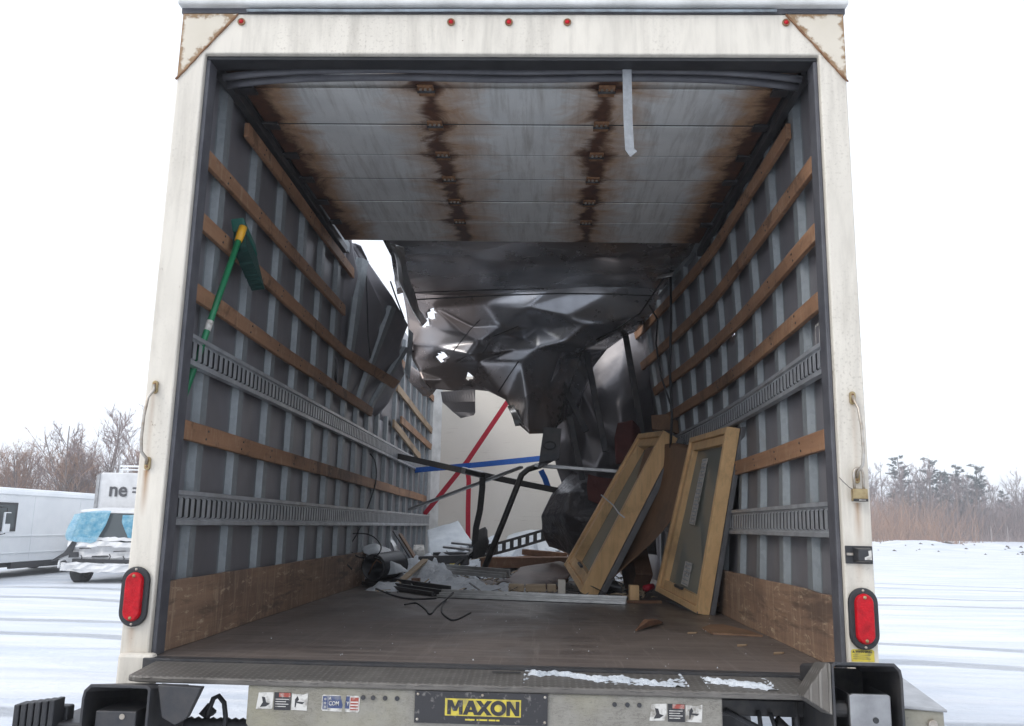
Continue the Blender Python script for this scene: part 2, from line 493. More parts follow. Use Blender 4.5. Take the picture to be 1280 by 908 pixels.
# ------------------------------------------------------------------ mesh kit
class MB:
    """collects vertices and faces (world coordinates) for one mesh"""

    def __init__(self):
        self.v, self.f = [], []

    def add(self, vs, fs):
        o = len(self.v)
        self.v += [Vector(p) for p in vs]
        self.f += [tuple(i + o for i in q) for q in fs]
        return self

    def box(self, x0, x1, y0, y1, z0, z1):
        return self.hexa([(x0, y0, z0), (x1, y0, z0), (x1, y1, z0), (x0, y1, z0), (x0, y0, z1), (x1, y0, z1), (x1, y1, z1), (x0, y1, z1)])

    def hexa(self, p):
        return self.add(p, [(0, 3, 2, 1), (4, 5, 6, 7), (0, 1, 5, 4), (1, 2, 6, 5), (2, 3, 7, 6), (3, 0, 4, 7)])

    def beam(self, a, b, u, w):
        """box from a to b, cross-section spanned by vectors u and w (from the edge a-b)"""
        a, b, u, w = Vector(a), Vector(b), Vector(u), Vector(w)
        p = [a, b, b + u, a + u, a + w, b + w, b + u + w, a + u + w]
        return self.hexa(p)

    def cbeam(self, a, b, wide, deep, up=(0, 0, 1)):
        a, b = Vector(a), Vector(b)
        d = (b - a).normalized()
        s = d.cross(Vector(up))
        if s.length < 1e-4:
            s = d.cross(Vector((1, 0, 0)))
        s.normalize()
        t = s.cross(d)
        s, t = s * wide, t * deep
        return self.beam(a - s * .5 - t * .5, b - s * .5 - t * .5, s, t)

    def prism(self, pts, vec):
        """closed prism: outline pts swept along vec"""
        n = len(pts)
        vec = Vector(vec)
        pts = [Vector(p) for p in pts]
        return self.add(pts + [p + vec for p in pts],
                        [tuple(range(n))[::-1], tuple(range(n, 2 * n))] + [(i, (i + 1) % n, (i + 1) % n + n, i + n) for i in range(n)])

    def tube(self, path, rad, sides=8, cap=True):
        path = [Vector(p) for p in path]
        if not isinstance(rad, (list, tuple)):
            rad = [rad] * len(path)
        vs, fs = [], []
        prev = None
        for i, p in enumerate(path):
            d = (path[min(i + 1, len(path) - 1)] - path[max(i - 1, 0)]).normalized()
            if prev is None:
                prev = d.orthogonal().normalized()
            s = (prev - d * prev.dot(d))
            s = s.normalized() if s.length > 1e-6 else d.orthogonal().normalized()
            prev = s
            t = d.cross(s)
            for j in range(sides):
                a = 2 * math.pi * j / sides
                vs.append(p + (s * math.cos(a) + t * math.sin(a)) * rad[i])
        for i in range(len(path) - 1):
            for j in range(sides):
                k2 = (j + 1) % sides
                fs.append((i * sides + j, i * sides + k2, (i + 1) * sides + k2, (i + 1) * sides + j))
        if cap:
            fs.append(tuple(range(sides))[::-1])
            n = (len(path) - 1) * sides
            fs.append(tuple(range(n, n + sides)))
        return self.add(vs, fs)

    def grid(self, rows, keep=None):
        n = len(rows[0])
        vs = [p for r in rows for p in r]
        fs = []
        for i in range(len(rows) - 1):
            for j in range(n - 1):
                q = (i * n + j, i * n + j + 1, (i + 1) * n + j + 1, (i + 1) * n + j)
                if keep is None or keep(i, j, (Vector(vs[q[0]]) + Vector(vs[q[2]])) * 0.5):
                    fs.append(q)
        return self.add(vs, fs)

    def ribbon(self, path, wide, thick, side):
        """flat strap along a path; side = width direction"""
        path = [Vector(p) for p in path]
        vs, fs = [], []
        for i, p in enumerate(path):
            s = Vector(side[i] if isinstance(side, list) else side)
            d = (path[min(i + 1, len(path) - 1)] - path[max(i - 1, 0)]).normalized()
            s = (s - d * s.dot(d)).normalized()
            t = s.cross(d) * (thick * .5)
            s = s * (wide * .5)
            vs += [p - s - t, p + s - t, p + s + t, p - s + t]
        for i in range(len(path) - 1):
            for j in range(4):
                k2 = (j + 1) % 4
                fs.append((i * 4 + j, i * 4 + k2, i * 4 + 4 + k2, i * 4 + 4 + j))
        fs.append((3, 2, 1, 0))
        n = 4 * (len(path) - 1)
        fs.append((n, n + 1, n + 2, n + 3))
        return self.add(vs, fs)

    def warp(self, fn):
        self.v = [Vector(fn(p)) for p in self.v]
        return self

    def mesh(self, name, origin=(0, 0, 0)):
        me = bpy.data.meshes.new(name)
        o = Vector(origin)
        me.from_pydata([tuple(p - o) for p in self.v], [], self.f)
        bm = bmesh.new()
        bm.from_mesh(me)
        loose = [v for v in bm.verts if not v.link_faces]
        if loose:
            bmesh.ops.delete(bm, geom=loose, context='VERTS')
        bmesh.ops.recalc_face_normals(bm, faces=bm.faces)
        bm.to_mesh(me)
        bm.free()
        return me

    def build(self, name, mat, parent=None, smooth=False, bevel=0, solid=0, sub=0, origin=None):
        if origin is None:
            origin = (0, 0, 0)
            p = parent
            while p is not None:
                origin = tuple(a + b for a, b in zip(origin, p.location))
                p = p.parent
            local = (0, 0, 0)
        else:
            local = origin
        me = self.mesh(name, origin)
        me.materials.append(MATS[mat])
        if smooth:
            me.polygons.foreach_set('use_smooth', [True] * len(me.polygons))
        o = bpy.data.objects.new(name, me)
        col.objects.link(o)
        if parent is not None:
            o.parent = parent
        else:
            o.location = local
        if solid:
            md = o.modifiers.new('thick', 'SOLIDIFY')
            md.thickness = abs(solid)
            md.offset = 1 if solid > 0 else -1
        if sub:
            md = o.modifiers.new('sub', 'SUBSURF')
            md.levels = md.render_levels = sub
        if bevel:
            md = o.modifiers.new('bevel', 'BEVEL')
            md.width = bevel
            md.segments = 2
            md.limit_method = 'ANGLE'
            md.angle_limit = R_(40)
        return o


def tag(o, label, cat, group=None, kind=None):
    if label:
        o['label'] = label
    if cat:
        o['category'] = cat
    if group:
        o['group'] = group
    if kind:
        o['kind'] = kind
    return o


def thing(name, label, cat, loc=(0, 0, 0), group=None):
    o = bpy.data.objects.new(name, None)
    o.empty_display_size = 0.1
    col.objects.link(o)
    o.location = loc
    return tag(o, label, cat, group)


def lone(name, mb, mat, label, cat, loc, group=None, kind=None, **kw):
    """a thing that is one mesh, with its origin at loc"""
    o = mb.build(name, mat, None, origin=loc, **kw)
    return tag(o, label, cat, group, kind)


def copy_tree(o, parent=None):
    c2 = o.copy()
    col.objects.link(c2)
    c2.parent = parent
    for ch in o.children:
        copy_tree(ch, c2)
    return c2


def text_mesh(body, size, extrude=0.0008, bold=0.0, align='CENTER'):
    cu_ = bpy.data.curves.new('lettering', 'FONT')
    cu_.body = body
    cu_.size = size
    cu_.extrude = extrude
    cu_.offset = bold
    cu_.align_x = align
    cu_.align_y = 'CENTER'
    cu_.resolution_u = 3
    ob = bpy.data.objects.new('tmp_lettering', cu_)
    col.objects.link(ob)
    dg = bpy.context.evaluated_depsgraph_get()
    dg.update()
    me = bpy.data.meshes.new_from_object(ob.evaluated_get(dg))
    bpy.data.objects.remove(ob)
    return me


def lettering(body, size, loc, mat, parent, name='lettering', rot=(math.pi / 2, 0, 0), bold=0.0, sx=1.0, align='CENTER', sy=1.0):
    me = text_mesh(body, size, bold=bold, align=align)
    me.materials.clear()
    me.materials.append(MATS[mat])
    o = bpy.data.objects.new(name, me)
    col.objects.link(o)
    o.parent = parent
    org = Vector((0, 0, 0))
    p = parent
    while p is not None:
        org += p.location
        p = p.parent
    o.location = Vector(loc) - org
    o.rotation_euler = rot
    o.scale = (sx, sy, 1)
    return o


def lerp(a, b, t):
    return a + (b - a) * t


def clamp01(t):
    return max(0.0, min(1.0, t))


def resample(pl, n):
    pl = [Vector(p) for p in pl]
    L = [0]
    for a, b in zip(pl, pl[1:]):
        L.append(L[-1] + (b - a).length)
    out = []
    j = 0
    for i in range(n):
        s = L[-1] * i / (n - 1)
        while j < len(L) - 2 and s > L[j + 1]:
            j += 1
        t = (s - L[j]) / max(1e-9, L[j + 1] - L[j])
        out.append(pl[j].lerp(pl[j + 1], clamp01(t)))
    return out


def folds(seed, k=6, f=(0.7, 2.6)):
    r = random.Random(seed)
    out = []
    for _ in range(k):
        n = Vector((r.uniform(-1, 1), r.uniform(-1, 1) * 0.6, r.uniform(-1, 1))).normalized()
        fr = r.uniform(*f)
        out.append((n * fr, r.random(), 1.0 / fr))
    return out


def crumple(p, fl):
    s = 0
    for n, ph, a in fl:
        t = (p.dot(n) + ph) % 1.0
        s += a * (abs(t - 0.5) * 2 - 0.5)
    return s


def sheet(polylines, nu, nv, amp, seed, keep=None, direction=None):
    """crumpled sheet lofted through polylines"""
    rows = [resample(pl, nu) for pl in polylines]
    fl = folds(seed)
    fl2 = folds(seed + 50, 3, (3.0, 6.0))
    out = []
    for i in range(nv):
        s = (len(rows) - 1) * i / (nv - 1)
        a = min(int(s), len(rows) - 2)
        t = s - a
        row = []
        for j in range(nu):
            p = rows[a][j].lerp(rows[a + 1][j], t)
            d = Vector(direction or (0.15, 0.8, 0.6))
            row.append(p + d * (amp * (crumple(p, fl) + 0.5 * crumple(p, fl2))))
        out.append(row)
    return MB().grid(out, keep)


def creased(polylines, npts, amp, seed, direction=(0.1, 0.8, 0.55), holes=(), edge=0.02, name='', levels=3, smooth=3, **kw):
    """sheet metal creased along the edges of an irregular triangulation: flat facets, sharp folds, ragged rim"""
    rg = random.Random(seed)
    rows = [resample(pl, 60) for pl in polylines]

    def loft(u, v):
        s_ = (len(rows) - 1) * clamp01(v)
        a = min(int(s_), len(rows) - 2)
        x_ = clamp01(u) * 59
        j = min(int(x_), 58)
        p = rows[a][j].lerp(rows[a][j + 1], x_ - j)
        q = rows[a + 1][j].lerp(rows[a + 1][j + 1], x_ - j)
        return p.lerp(q, s_ - a)
    uv = []
    nb = max(8, int(npts ** .5) + 4)
    for i in range(nb):
        t = (i + rg.uniform(-.3, .3)) / nb
        t = clamp01(t)
        uv += [(t, 0), (t, 1), (0, t), (1, t)]
    uv += [(0, 0), (1, 0), (0, 1), (1, 1)]
    tries = 0
    while len(uv) < npts + nb * 4 and tries < 9000:
        tries += 1
        c_ = (rg.uniform(.03, .97), rg.uniform(.03, .97))
        if all((c_[0] - q[0]) ** 2 + (c_[1] - q[1]) ** 2 > .35 / npts for q in uv):
            uv.append(c_)
    res = delaunay_2d_cdt([Vector(q) for q in uv], [], [], 0, 1e-5)
    d = Vector(direction)
    fl = folds(seed + 9, 5, (.5, 1.6))
    pts = []
    for q in res[0]:
        p = loft(q.x, q.y)
        rim = min(q.x, q.y, 1 - q.x, 1 - q.y) < .004
        p = p + d * (amp * (rg.uniform(-1, 1) + 1.2 * crumple(p, fl)))
        if rim:
            p = p + Vector((rg.uniform(-edge, edge), 0, rg.uniform(-edge, edge)))
        pts.append(p)
    m = MB()
    m.add(pts, [tuple(f_) for f_ in res[2]])
    # refine with straight subdivision, soften the folds a little, cut the holes
    me = m.mesh('tmp')
    bm = bmesh.new()
    bm.from_mesh(me)
    for _ in range(levels):
        bmesh.ops.subdivide_edges(bm, edges=bm.edges, cuts=1, use_grid_fill=True)
    for _ in range(smooth):
        bmesh.ops.smooth_vert(bm, verts=[v for v in bm.verts if not v.is_boundary], factor=.5, use_axis_x=True, use_axis_y=True, use_axis_z=True)
    if holes:
        dead = []
        for f_ in bm.faces:
            c_ = f_.calc_center_median()
            for h_, r_ in holes:
                if math.hypot(c_.x - h_[0], c_.z - h_[2]) < r_ * (1 + .6 * noise.noise(c_ * 13)):
                    dead.append(f_)
                    break
        bmesh.ops.delete(bm, geom=dead, context='FACES')
    out = MB()
    bm.verts.index_update()
    out.add([v.co.copy() for v in bm.verts], [tuple(v.index for v in f_.verts) for f_ in bm.faces])
    bm.free()
    bpy.data.meshes.remove(me)
    return out


# ================================================================== THE GROUND
def spaced(lo, hi, near, n):
    """coordinates that are dense around zero and stretch to the horizon"""
    out = []
    for i in range(n + 1):
        t = i / n * 2 - 1
        s = math.sinh(t * near) / math.sinh(near)
        out.append(s * (hi if t > 0 else -lo))
    return out


def ground_z(x, y):
    d = math.hypot(x, y + 3)
    z = 0.0
    if d > 7:
        w = clamp01((d - 7) / 12)
        z += w * 0.10 * noise.noise(Vector((x * 0.16, y * 0.16, 0.3)))
        z += w * 0.035 * noise.noise(Vector((x * 0.6, y * 0.9, 2.3)))
    # ploughed bank at the back of the yard, to the right of the truck
    if x > 4:
        wx = clamp01((x - 4) / 14)
        ridge = math.exp(-((y - 76 - 3 * noise.noise(Vector((x * 0.08, 0, 5)))) / 6.5) ** 2)
        z += wx * ridge * (0.75 + 0.5 * noise.noise(Vector((x * 0.22, y * 0.22, 7.7))) + 0.2 * noise.noise(Vector((x * 0.9, y * 0.9, 1.7))))
    if y > 84:
        z += 0.8 * clamp01((y - 84) / 20)
    return z


xs = spaced(-420, 420, 6.0, 190)
ys = spaced(-420, 420, 6.0, 230)
ys = sorted(set(ys + [60 + i * 1.0 for i in range(34)]))
xs = sorted(set(xs + [20 + i * 1.1 for i in range(40)]))
rows = [[(x, y, ground_z(x, y)) for x in xs] for y in ys]
g = MB().grid(rows).build('snow_field', 'snow', smooth=True)
tag(g, 'snow covered yard with tyre streaks and a low ploughed bank', None, kind='structure')

# ================================================================== THE BOX TRUCK (wrecked, seen from behind)
truck = thing('box_truck', 'wrecked white box truck with open rear, torn roof and rusty roll-up door', 'truck')

# ---- rear frame: one U-shaped portal
W = 1.25
out = [(-W, 0, .93), (-1.152, 0, .93), (-1.152, 0, 3.29), (1.152, 0, 3.29), (1.152, 0, .93), (W, 0, .93), (W, 0, 3.455), (-W, 0, 3.455)]
frame = MB().prism(out, (0, 0.09, 0)).build('rear_frame', 'cream_paint', truck, bevel=0.006)
for s in (-1, 1):
    MB().prism([(s * 1.248, -.001, 3.186), (s * 1.248, -.001, 3.452), (s * 1.04, -.001, 3.452)], (0, -.004, 0)).build('gusset_plate', 'gusset_paint', frame, bevel=0.001)
    pa = []
    for i in range(15):
        t = i / 14
        pa.append((s * (1.036 + .216 * t + rnd.uniform(-.0015, .0015)), -.004, 3.452 - .272 * t))
    MB().tube(pa, [.0035 + rnd.uniform(-.001, .0015) for _ in pa], 6).build('weld_seam', 'rust', frame, smooth=True)
    # grey rubber seal and door guide down the inside of each post
    MB().box(s * 1.1515 if s < 0 else 1.136, s * 1.136 if s < 0 else 1.1515, .02, .092, 1.1, 3.274).build('door_guide', 'seal_grey', frame, bevel=.003)
    # post foot, bent and scuffed
    MB().box(s * 1.175 - .06, s * 1.175 + .06, -.045, -.002, .93, 1.115).build('post_foot', 'cream_paint', frame, bevel=.012)
MB().box(-1.262, 1.262, -.035, .30, 3.476, 3.505).build('rain_gutter', 'white_trim', truck, bevel=.008)
MB().box(-1.255, 1.255, -.004, .1, 3.4555, 3.4755).build('gutter_shade_strip', 'seal_grey', truck)  # solid grey strip, coloured as the shade under the gutter
MB().tube([(-1.0 + i * .2, -.012, 3.4615 + .001 * math.sin(i * 2.1)) for i in range(11)], .0055, 8).build('wiring_conduit', 'conduit', truck, smooth=True)
MB().box(-1.15, 1.15, .121, .15, 3.30, 3.45).build('header_gap_shade', 'black_rubber', truck)  # black strip painting in the dark gap behind the header
MB().box(-1.151, 1.151, .02, .092, 3.2755, 3.2895).build('header_seal', 'black_rubber', frame, bevel=.002)
MB().box(-1.12, 1.12, .36, 2.28, 3.356, 3.364).build('door_gap_shade', 'black_rubber', truck)  # black sheet added above the panels so the gaps look shaded


def dome(c, r, h, n=14, k=5, axis='Y'):
    m = MB()
    vs, fs = [], []
    for i in range(k):
        a = math.pi / 2 * i / k
        for j in range(n):
            b = 2 * math.pi * j / n
            vs.append((c[0] + r * math.cos(a) * math.cos(b), c[1] - h * math.sin(a), c[2] + r * math.cos(a) * math.sin(b)))
    vs.append((c[0], c[1] - h, c[2]))
    for i in range(k - 1):
        for j in range(n):
            fs.append((i * n + j, i * n + (j + 1) % n, (i + 1) * n + (j + 1) % n, (i + 1) * n + j))
    for j in range(n):
        fs.append(((k - 1) * n + j, (k - 1) * n + (j + 1) % n, k * n))
    return m.add(vs, fs)


def ring(c, r0, r1, y0, y1, n=16):
    m = MB()
    vs, fs = [], []
    for (r, y) in ((r0, y0), (r1, y0), (r1, y1), (r0, y1)):
        for j in range(n):
            b = 2 * math.pi * j / n
            vs.append((c[0] + r * math.cos(b), y, c[2] + r * math.sin(b)))
    for i in range(4):
        for j in range(n):
            fs.append((i * n + j, i * n + (j + 1) % n, ((i + 1) % 4) * n + (j + 1) % n, ((i + 1) % 4) * n + j))
    return m.add(vs, fs)


for xm in (-1.021, -.219, 0.0, .22, 1.036):
    ml = ring((xm, 0, 3.419), .0095, .0145, -.001, -.007).build('marker_light', 'rust', truck)
    dome((xm, -.001, 3.419), .0098, .011).build('lens', 'red_lens', ml, smooth=True)


def stadium(cx, cz, w, h, y, n=12):
    r = w / 2
    pts = []
    for i in range(n + 1):
        a = math.pi * i / n
        pts.append((cx + r * math.cos(a), y, cz + h / 2 - r + r * math.sin(a)))
    for i in range(n + 1):
        a = math.pi + math.pi * i / n
        pts.append((cx + r * math.cos(a), y, cz - h / 2 + r + r * math.sin(a)))
    return pts


for cx, cz in ((-1.212, 1.293), (1.203, 1.278)):
    tl = MB().prism(stadium(cx, cz, .096, .196, -.001), (0, -.016, 0)).build('tail_light', 'black_rubber', truck, bevel=.005)
    lm = MB()
    inner = stadium(cx, cz, .064, .162, -.0175)
    top = stadium(cx, cz, .054, .152, -.031)
    n = len(inner)
    lm.add(inner + top, [(i, (i + 1) % n, (i + 1) % n + n, i + n) for i in range(n)] + [tuple(range(n, 2 * n)), tuple(range(n))[::-1]])
    lm.build('lens', 'red_lens', tl, bevel=.003)
    for dz in (-.089, .089):
        dome((cx, -.017, cz + dz), .0048, .003, 8, 3).build('screw', 'bright_steel', tl, smooth=True)
    for dz in (-.068, .068):
        dome((cx, -.031, cz + dz), .006, .0035, 8, 3).build('screw', 'brass', tl, smooth=True)

# ---- grab handles
for cx, up in ((-1.214, 1), (1.206, 1)):
    pa = [(cx - .002, -.012, 2.012), (cx + .002, -.02, 1.992), (cx + .006 * (1 if cx > 0 else -1), -.04, 1.965), (cx + .012 * (1 if cx > 0 else -1), -.045, 1.90), (cx + .013 * (1 if cx > 0 else -1), -.045, 1.82),
          (cx + .010 * (1 if cx > 0 else -1), -.04, 1.775), (cx, -.02, 1.755), (cx - .002, -.012, 1.735)]
    h = MB().tube(pa, .0055, 8).build('grab_handle', 'bright_steel', truck, smooth=True)
    for zz in (2.005, 1.738):
        MB().prism(stadium(cx, zz, .02, .046, -.001), (0, -.01, 0)).build('bracket', 'brass', h, bevel=.002)
        for dz in (-.011, .011):
            dome((cx, -.011, zz + dz), .0045, .004, 8, 3).build('bolt', 'rust', h, smooth=True)
# ---- black latch switch with a torn white sticker, warning sticker
sw = MB().prism([(1.156, -.001, 1.452), (1.245, -.001, 1.452), (1.245, -.001, 1.51), (1.156, -.001, 1.51)], (0, -.006, 0)).build('latch_switch', 'black_plastic', truck, bevel=.002)
MB().hexa([(1.18, -.007, 1.456), (1.235, -.007, 1.456), (1.235, -.007, 1.506), (1.18, -.007, 1.506), (1.186, -.04, 1.462), (1.230, -.04, 1.462), (1.230, -.04, 1.50), (1.186, -.04, 1.50)]).build('housing', 'black_plastic', sw, bevel=.003)
MB().prism([(1.206, -.0405, 1.466), (1.2285, -.0405, 1.466), (1.2285, -.0405, 1.497), (1.218, -.0405, 1.495), (1.22, -.0405, 1.48), (1.206, -.0405, 1.474)], (0, -.0006, 0)).build('label_sticker', 'sticker_white', sw)
MB().cbeam((1.158, -.012, 1.483), (1.178, -.012, 1.483), .008, .008).build('plunger', 'bright_steel', sw)
ws = MB().prism([(1.16, -.0012, 1.142), (1.234, -.0012, 1.142), (1.234, -.0012, 1.176), (1.228, -.0012, 1.181), (1.166, -.0012, 1.181), (1.16, -.0012, 1.176)], (0, -.0008, 0)).build('warning_sticker', 'sticker_yellow', truck)
lettering('WARNING', .0105, (1.200, -.0022, 1.1735), 'sticker_black', ws, bold=.0002, sx=1.05)
MB().prism([(1.1635, -.0021, 1.1705), (1.1715, -.0021, 1.1705), (1.1675, -.0021, 1.1775)], (0, -.0004, 0)).build('hazard_mark', 'sticker_black', ws)
for i in range(3):
    MB().box(1.165, 1.222 - .01 * (i % 2), -.0024, -.0021, 1.1625 - i * .006, 1.1638 - i * .006).build('print_line', 'sticker_black', ws)


# ---- how the crash bent the side walls
def bend_left(p):
    x, y, z = p
    s = max(0, min(1.18, (y - 2.6) / 1.1)) if y < 4.05 else 0
    h = max(0, min(1.5, (z - 2.4) / .65))
    return (x + .38 * s * h, y, z - .05 * s * h)


def bend_right(p):
    x, y, z = p
    t = clamp01((y - 1.9) / 2.6)
    t = t ** 1.4
    h = max(0, min(1.15, (z - 1.9) / 1.2))
    bow = .03 * math.sin(clamp01((y - .2) / 3.2) * math.pi) * clamp01((z - 1.2) / .6) * clamp01((3.2 - z) / .6)
    return (x - .19 * t * h + bow, y, z)


def plain(p):
    return p


def linspace(a, b, n):
    return [a + (b - a) * i / (n - 1) for i in range(n)]


def tear_y(z):
    k_ = [(2.40, 3.95), (2.5, 3.98), (2.73, 3.88), (2.98, 3.55), (3.2, 3.18), (3.36, 2.88), (3.44, 2.70)]
    for (a, ya), (b, yb) in zip(k_, k_[1:]):
        if z <= b:
            return lerp(ya, yb, clamp01((z - a) / (b - a)))
    return k_[-1][1]


XI = 1.198
wall_l = MB().grid([[(-XI, y, z) for y in linspace(.1, 7.5, 60)] for z in linspace(1.02, 2.40, 12)]).build('side_wall', 'wall_sheet', truck, smooth=True, solid=.02)
wall_l['label'] = 'left side wall of the cargo box'
jag = random.Random(3)


def left_top(y):
    return 3.42 - .53 * max(0, y - 2.70)


front = [[(-XI, y, z) for y in linspace(.1, 2.62, 20)] for z in linspace(2.402, 3.44, 12)]
MB().grid(front).build('wall_panel', 'wall_sheet', truck, smooth=True, solid=.008)
torn_rows = []
for t in linspace(0, 1, 9):
    pl = []
    for q in linspace(0, 1, 9):
        # follow the tear: each row runs from the sound wall to the ragged edge
        zt_ = 2.402 + (3.44 - 2.402) * t
        ye = tear_y(zt_)
        y = lerp(2.52, ye, q)
        pl.append(bend_left((-XI, y, zt_)))
    torn_rows.append(pl)
torn_l = creased(torn_rows, 26, .028, 5, direction=(1, .1, 0), edge=.02, smooth=2).build('torn_wall_panel', 'wall_sheet', truck, smooth=True, solid=.006)
torn_l['label'] = 'torn upper wall skin bent inwards'
rows = []
for z in linspace(2.402, 3.40, 14):
    ys_ = 4.15 + .5 * clamp01((z - 2.5) / .5) + jag.uniform(-.02, .02)
    rows.append([(-XI, y, z) for y in linspace(ys_, 7.5, 24)])
MB().grid(rows).build('wall_panel', 'wall_sheet', truck, smooth=True, solid=.02)

HX, HY, HZ = 1.198, 1.85, 2.645
ycr = linspace(.1, 4.6, 46)
wall_r = MB().grid([[bend_right((XI, y, z)) for y in ycr] for z in linspace(1.02, 3.44, 40)],
                   keep=lambda i, j, c_: not (abs(c_.y - HY) < .06 and abs(c_.z - HZ) < .04)).build('side_wall', 'wall_sheet', truck, smooth=True, solid=.02)
wall_r['label'] = 'right side wall of the cargo box, bowed inwards'
MB().grid([[(XI, y, z) for y in linspace(4.8, 7.5, 10)] for z in linspace(1.02, 2.6, 6)]).build('wall_panel', 'wall_sheet', truck, smooth=True, solid=.02)


def post(s, y, z0, z1, bend):
    """hat-section wall post, with its flange and small rivet line"""
    m = MB()
    n = 16
    rows = []
    prof = [(0.001, -.055), (0.001, -.037), (.029, -.029), (.03, .029), (.001, .037), (.001, .055)]
    for i in range(n + 1):
        z = z0 + (z1 - z0) * i / n
        rows.append([bend((s * (XI - d), y + dy, z)) for d, dy in prof])
    return m.grid(rows)


POSTS = [.33 + .405 * i for i in range(18)]
for y in POSTS:
    if y < 2.6:
        post(-1, y, 1.1, 3.40, plain).build('wall_post', 'galvanised', wall_l, smooth=False)
    elif y < 3.9:
        post(-1, y, 1.1, left_top(y) - .03, bend_left).build('wall_post', 'galvanised', wall_l)
    elif y < 4.4:
        post(-1, y, 1.1, 2.45, plain).build('wall_post', 'galvanised', wall_l)
    else:
        post(-1, y, 1.1, 3.30, plain).build('wall_post', 'galvanised', wall_l)
for y in POSTS:
    if y < 4.5:
        post(1, y + .1, 1.1, 3.40, bend_right).build('wall_post', 'galvanised', wall_r)


def slat(s, y0, y1, z, h, bend, mat, par, tilt=0.0, jagged=True):
    n = 26
    m = MB()
    vs, fs = [], []
    for i in range(n + 1):
        y = y0 + (y1 - y0) * i / n
        zz = z + tilt * (y - y0) + .006 * noise.noise(Vector((y * 1.3, z * 7, s)))
        hh = h / 2
        e0 = e1 = 0
        if jagged and i == n:
            e0, e1 = rnd.uniform(-.05, .05), rnd.uniform(-.05, .05)
        for d, dz, e in ((.0315, -hh, e0), (.0525, -hh, e0), (.0525, hh, e1), (.0315, hh, e1)):
            vs.append(bend((s * (XI - d), y + e, zz + dz)))
    for i in range(n):
        for j in range(4):
            k2 = (j + 1) % 4
            fs.append((i * 4 + j, i * 4 + k2, i * 4 + 4 + k2, i * 4 + 4 + j))
    fs += [(3, 2, 1, 0), (4 * n, 4 * n + 1, 4 * n + 2, 4 * n + 3)]
    m.add(vs, fs)
    o = m.build('wood_slat', mat, par, bevel=.003)
    for yp in POSTS:
        yq = yp if s < 0 else yp + .1
        if y0 + .03 < yq < min(y1, 2.4) - .03:
            for dz in (-.016, .016):
                c_ = Vector(bend((s * (XI - .0525), yq + dz * .6, z + tilt * (yq - y0) + dz)))
                MB().tube([c_, c_ - Vector((s * .0025, 0, 0))], .0045, 6).build('screw', 'dark_steel', par)
    return o


slat(-1, .50, 2.86, 3.222, .066, plain, 'slat_wood', wall_l)
slat(-1, .11, 2.46, 2.915, .066, bend_left, 'slat_wood', wall_l)
slat(-1, .11, 3.78, 2.665, .066, bend_left, 'slat_wood', wall_l, -.005)
slat(-1, .11, 3.60, 2.385, .066, bend_left, 'slat_wood', wall_l)
slat(-1, .11, 7.0, 1.872, .071, plain, 'slat_wood', wall_l, -.006)
slat(-1, 4.9, 7.35, 3.02, .07, plain, 'slat_wood', wall_l, .01)
slat(-1, 4.7, 7.3, 2.76, .07, plain, 'slat_wood_pale', wall_l, -.045)
slat(-1, 5.0, 7.3, 2.50, .07, plain, 'slat_wood', wall_l, -.02)
slat(-1, 4.6, 6.4, 2.42, .07, plain, 'slat_wood_pale', wall_l, -.09)
slat(1, .42, 4.45, 3.195, .068, bend_right, 'slat_wood', wall_r)
slat(1, .125, 4.55, 2.915, .068, bend_right, 'slat_wood', wall_r)
slat(1, .125, 4.0, 2.645, .068, bend_right, 'slat_wood', wall_r)
slat(1, .125, 4.1, 2.385, .068, bend_right, 'slat_wood', wall_r)
slat(1, .125, 1.98, 1.876, .073, bend_right, 'slat_wood', wall_r)


def kick(s, y1, par):
    m = MB()
    vs, fs = [], []
    n = 24
    for i in range(n + 1):
        y = .115 + (y1 - .115) * i / n
        wv = .012 * noise.noise(Vector((y * 1.1, s, 4))) + (.02 * clamp01((.7 - y) / .6) if s > 0 else 0)
        top = 1.338 + .003 * noise.noise(Vector((y * 2.5, s, 9))) + (rnd.uniform(-.002, .002))
        for d, z in ((.0315, 1.101), (.0495, 1.101), (.0495, top), (.0315, top)):
            vs.append((s * (XI - d - max(-.0, -wv) + (0 if s < 0 else 0)), y, z))
    for i in range(n):
        for j in range(4):
            k2 = (j + 1) % 4
            fs.append((i * 4 + j, i * 4 + k2, i * 4 + 4 + k2, i * 4 + 4 + j))
    fs += [(3, 2, 1, 0), (4 * n, 4 * n + 1, 4 * n + 2, 4 * n + 3)]
    return m.add(vs, fs).build('kick_board', 'kick_plywood', par, bevel=.002)


kick(-1, 3.62, wall_l)
kick(1, 4.2, wall_r)


def track(s, y0, y1, zb, zt, bend, par, pitch=.054):
    """slotted cargo track: lips above and below, a web pierced by upright slots"""
    h = zt - zb
    ny = int((y1 - y0) / pitch)
    prof = [(.0315, zt), (.056, zt - .001), (.056, zt - .012), (.046, zt - .016), (.046, zt - h * .20), (.052, zt - h * .24), (.052, zb + h * .24), (.046, zb + h * .20), (.046, zb + .016), (.056, zb + .012), (.056, zb + .001), (.0315, zb)]
    cols = []
    for i in range(ny):
        a = y0 + i * pitch
        cols += [a, a + pitch * .5]
    cols.append(y0 + ny * pitch)
    rows = [[bend((s * (XI - d), y, z)) for y in cols] for d, z in prof]
    # slot band: leave out every second face of the middle row; bars between the slots stand slightly proud
    m = MB().grid(rows, keep=lambda i, j, c_: not (4 <= i <= 6 and j % 2 == 1))
    t_ = m.build('cargo_track', 'track_steel', par, solid=.003)
    MB().grid([[bend((s * (XI - .034), y, z)) for y in linspace(y0, y1, 30)] for z in (zb + .004, zt - .004)]).build('slot_shade', 'black_rubber', par)  # black sheet added behind the web to shade the slots
    return t_


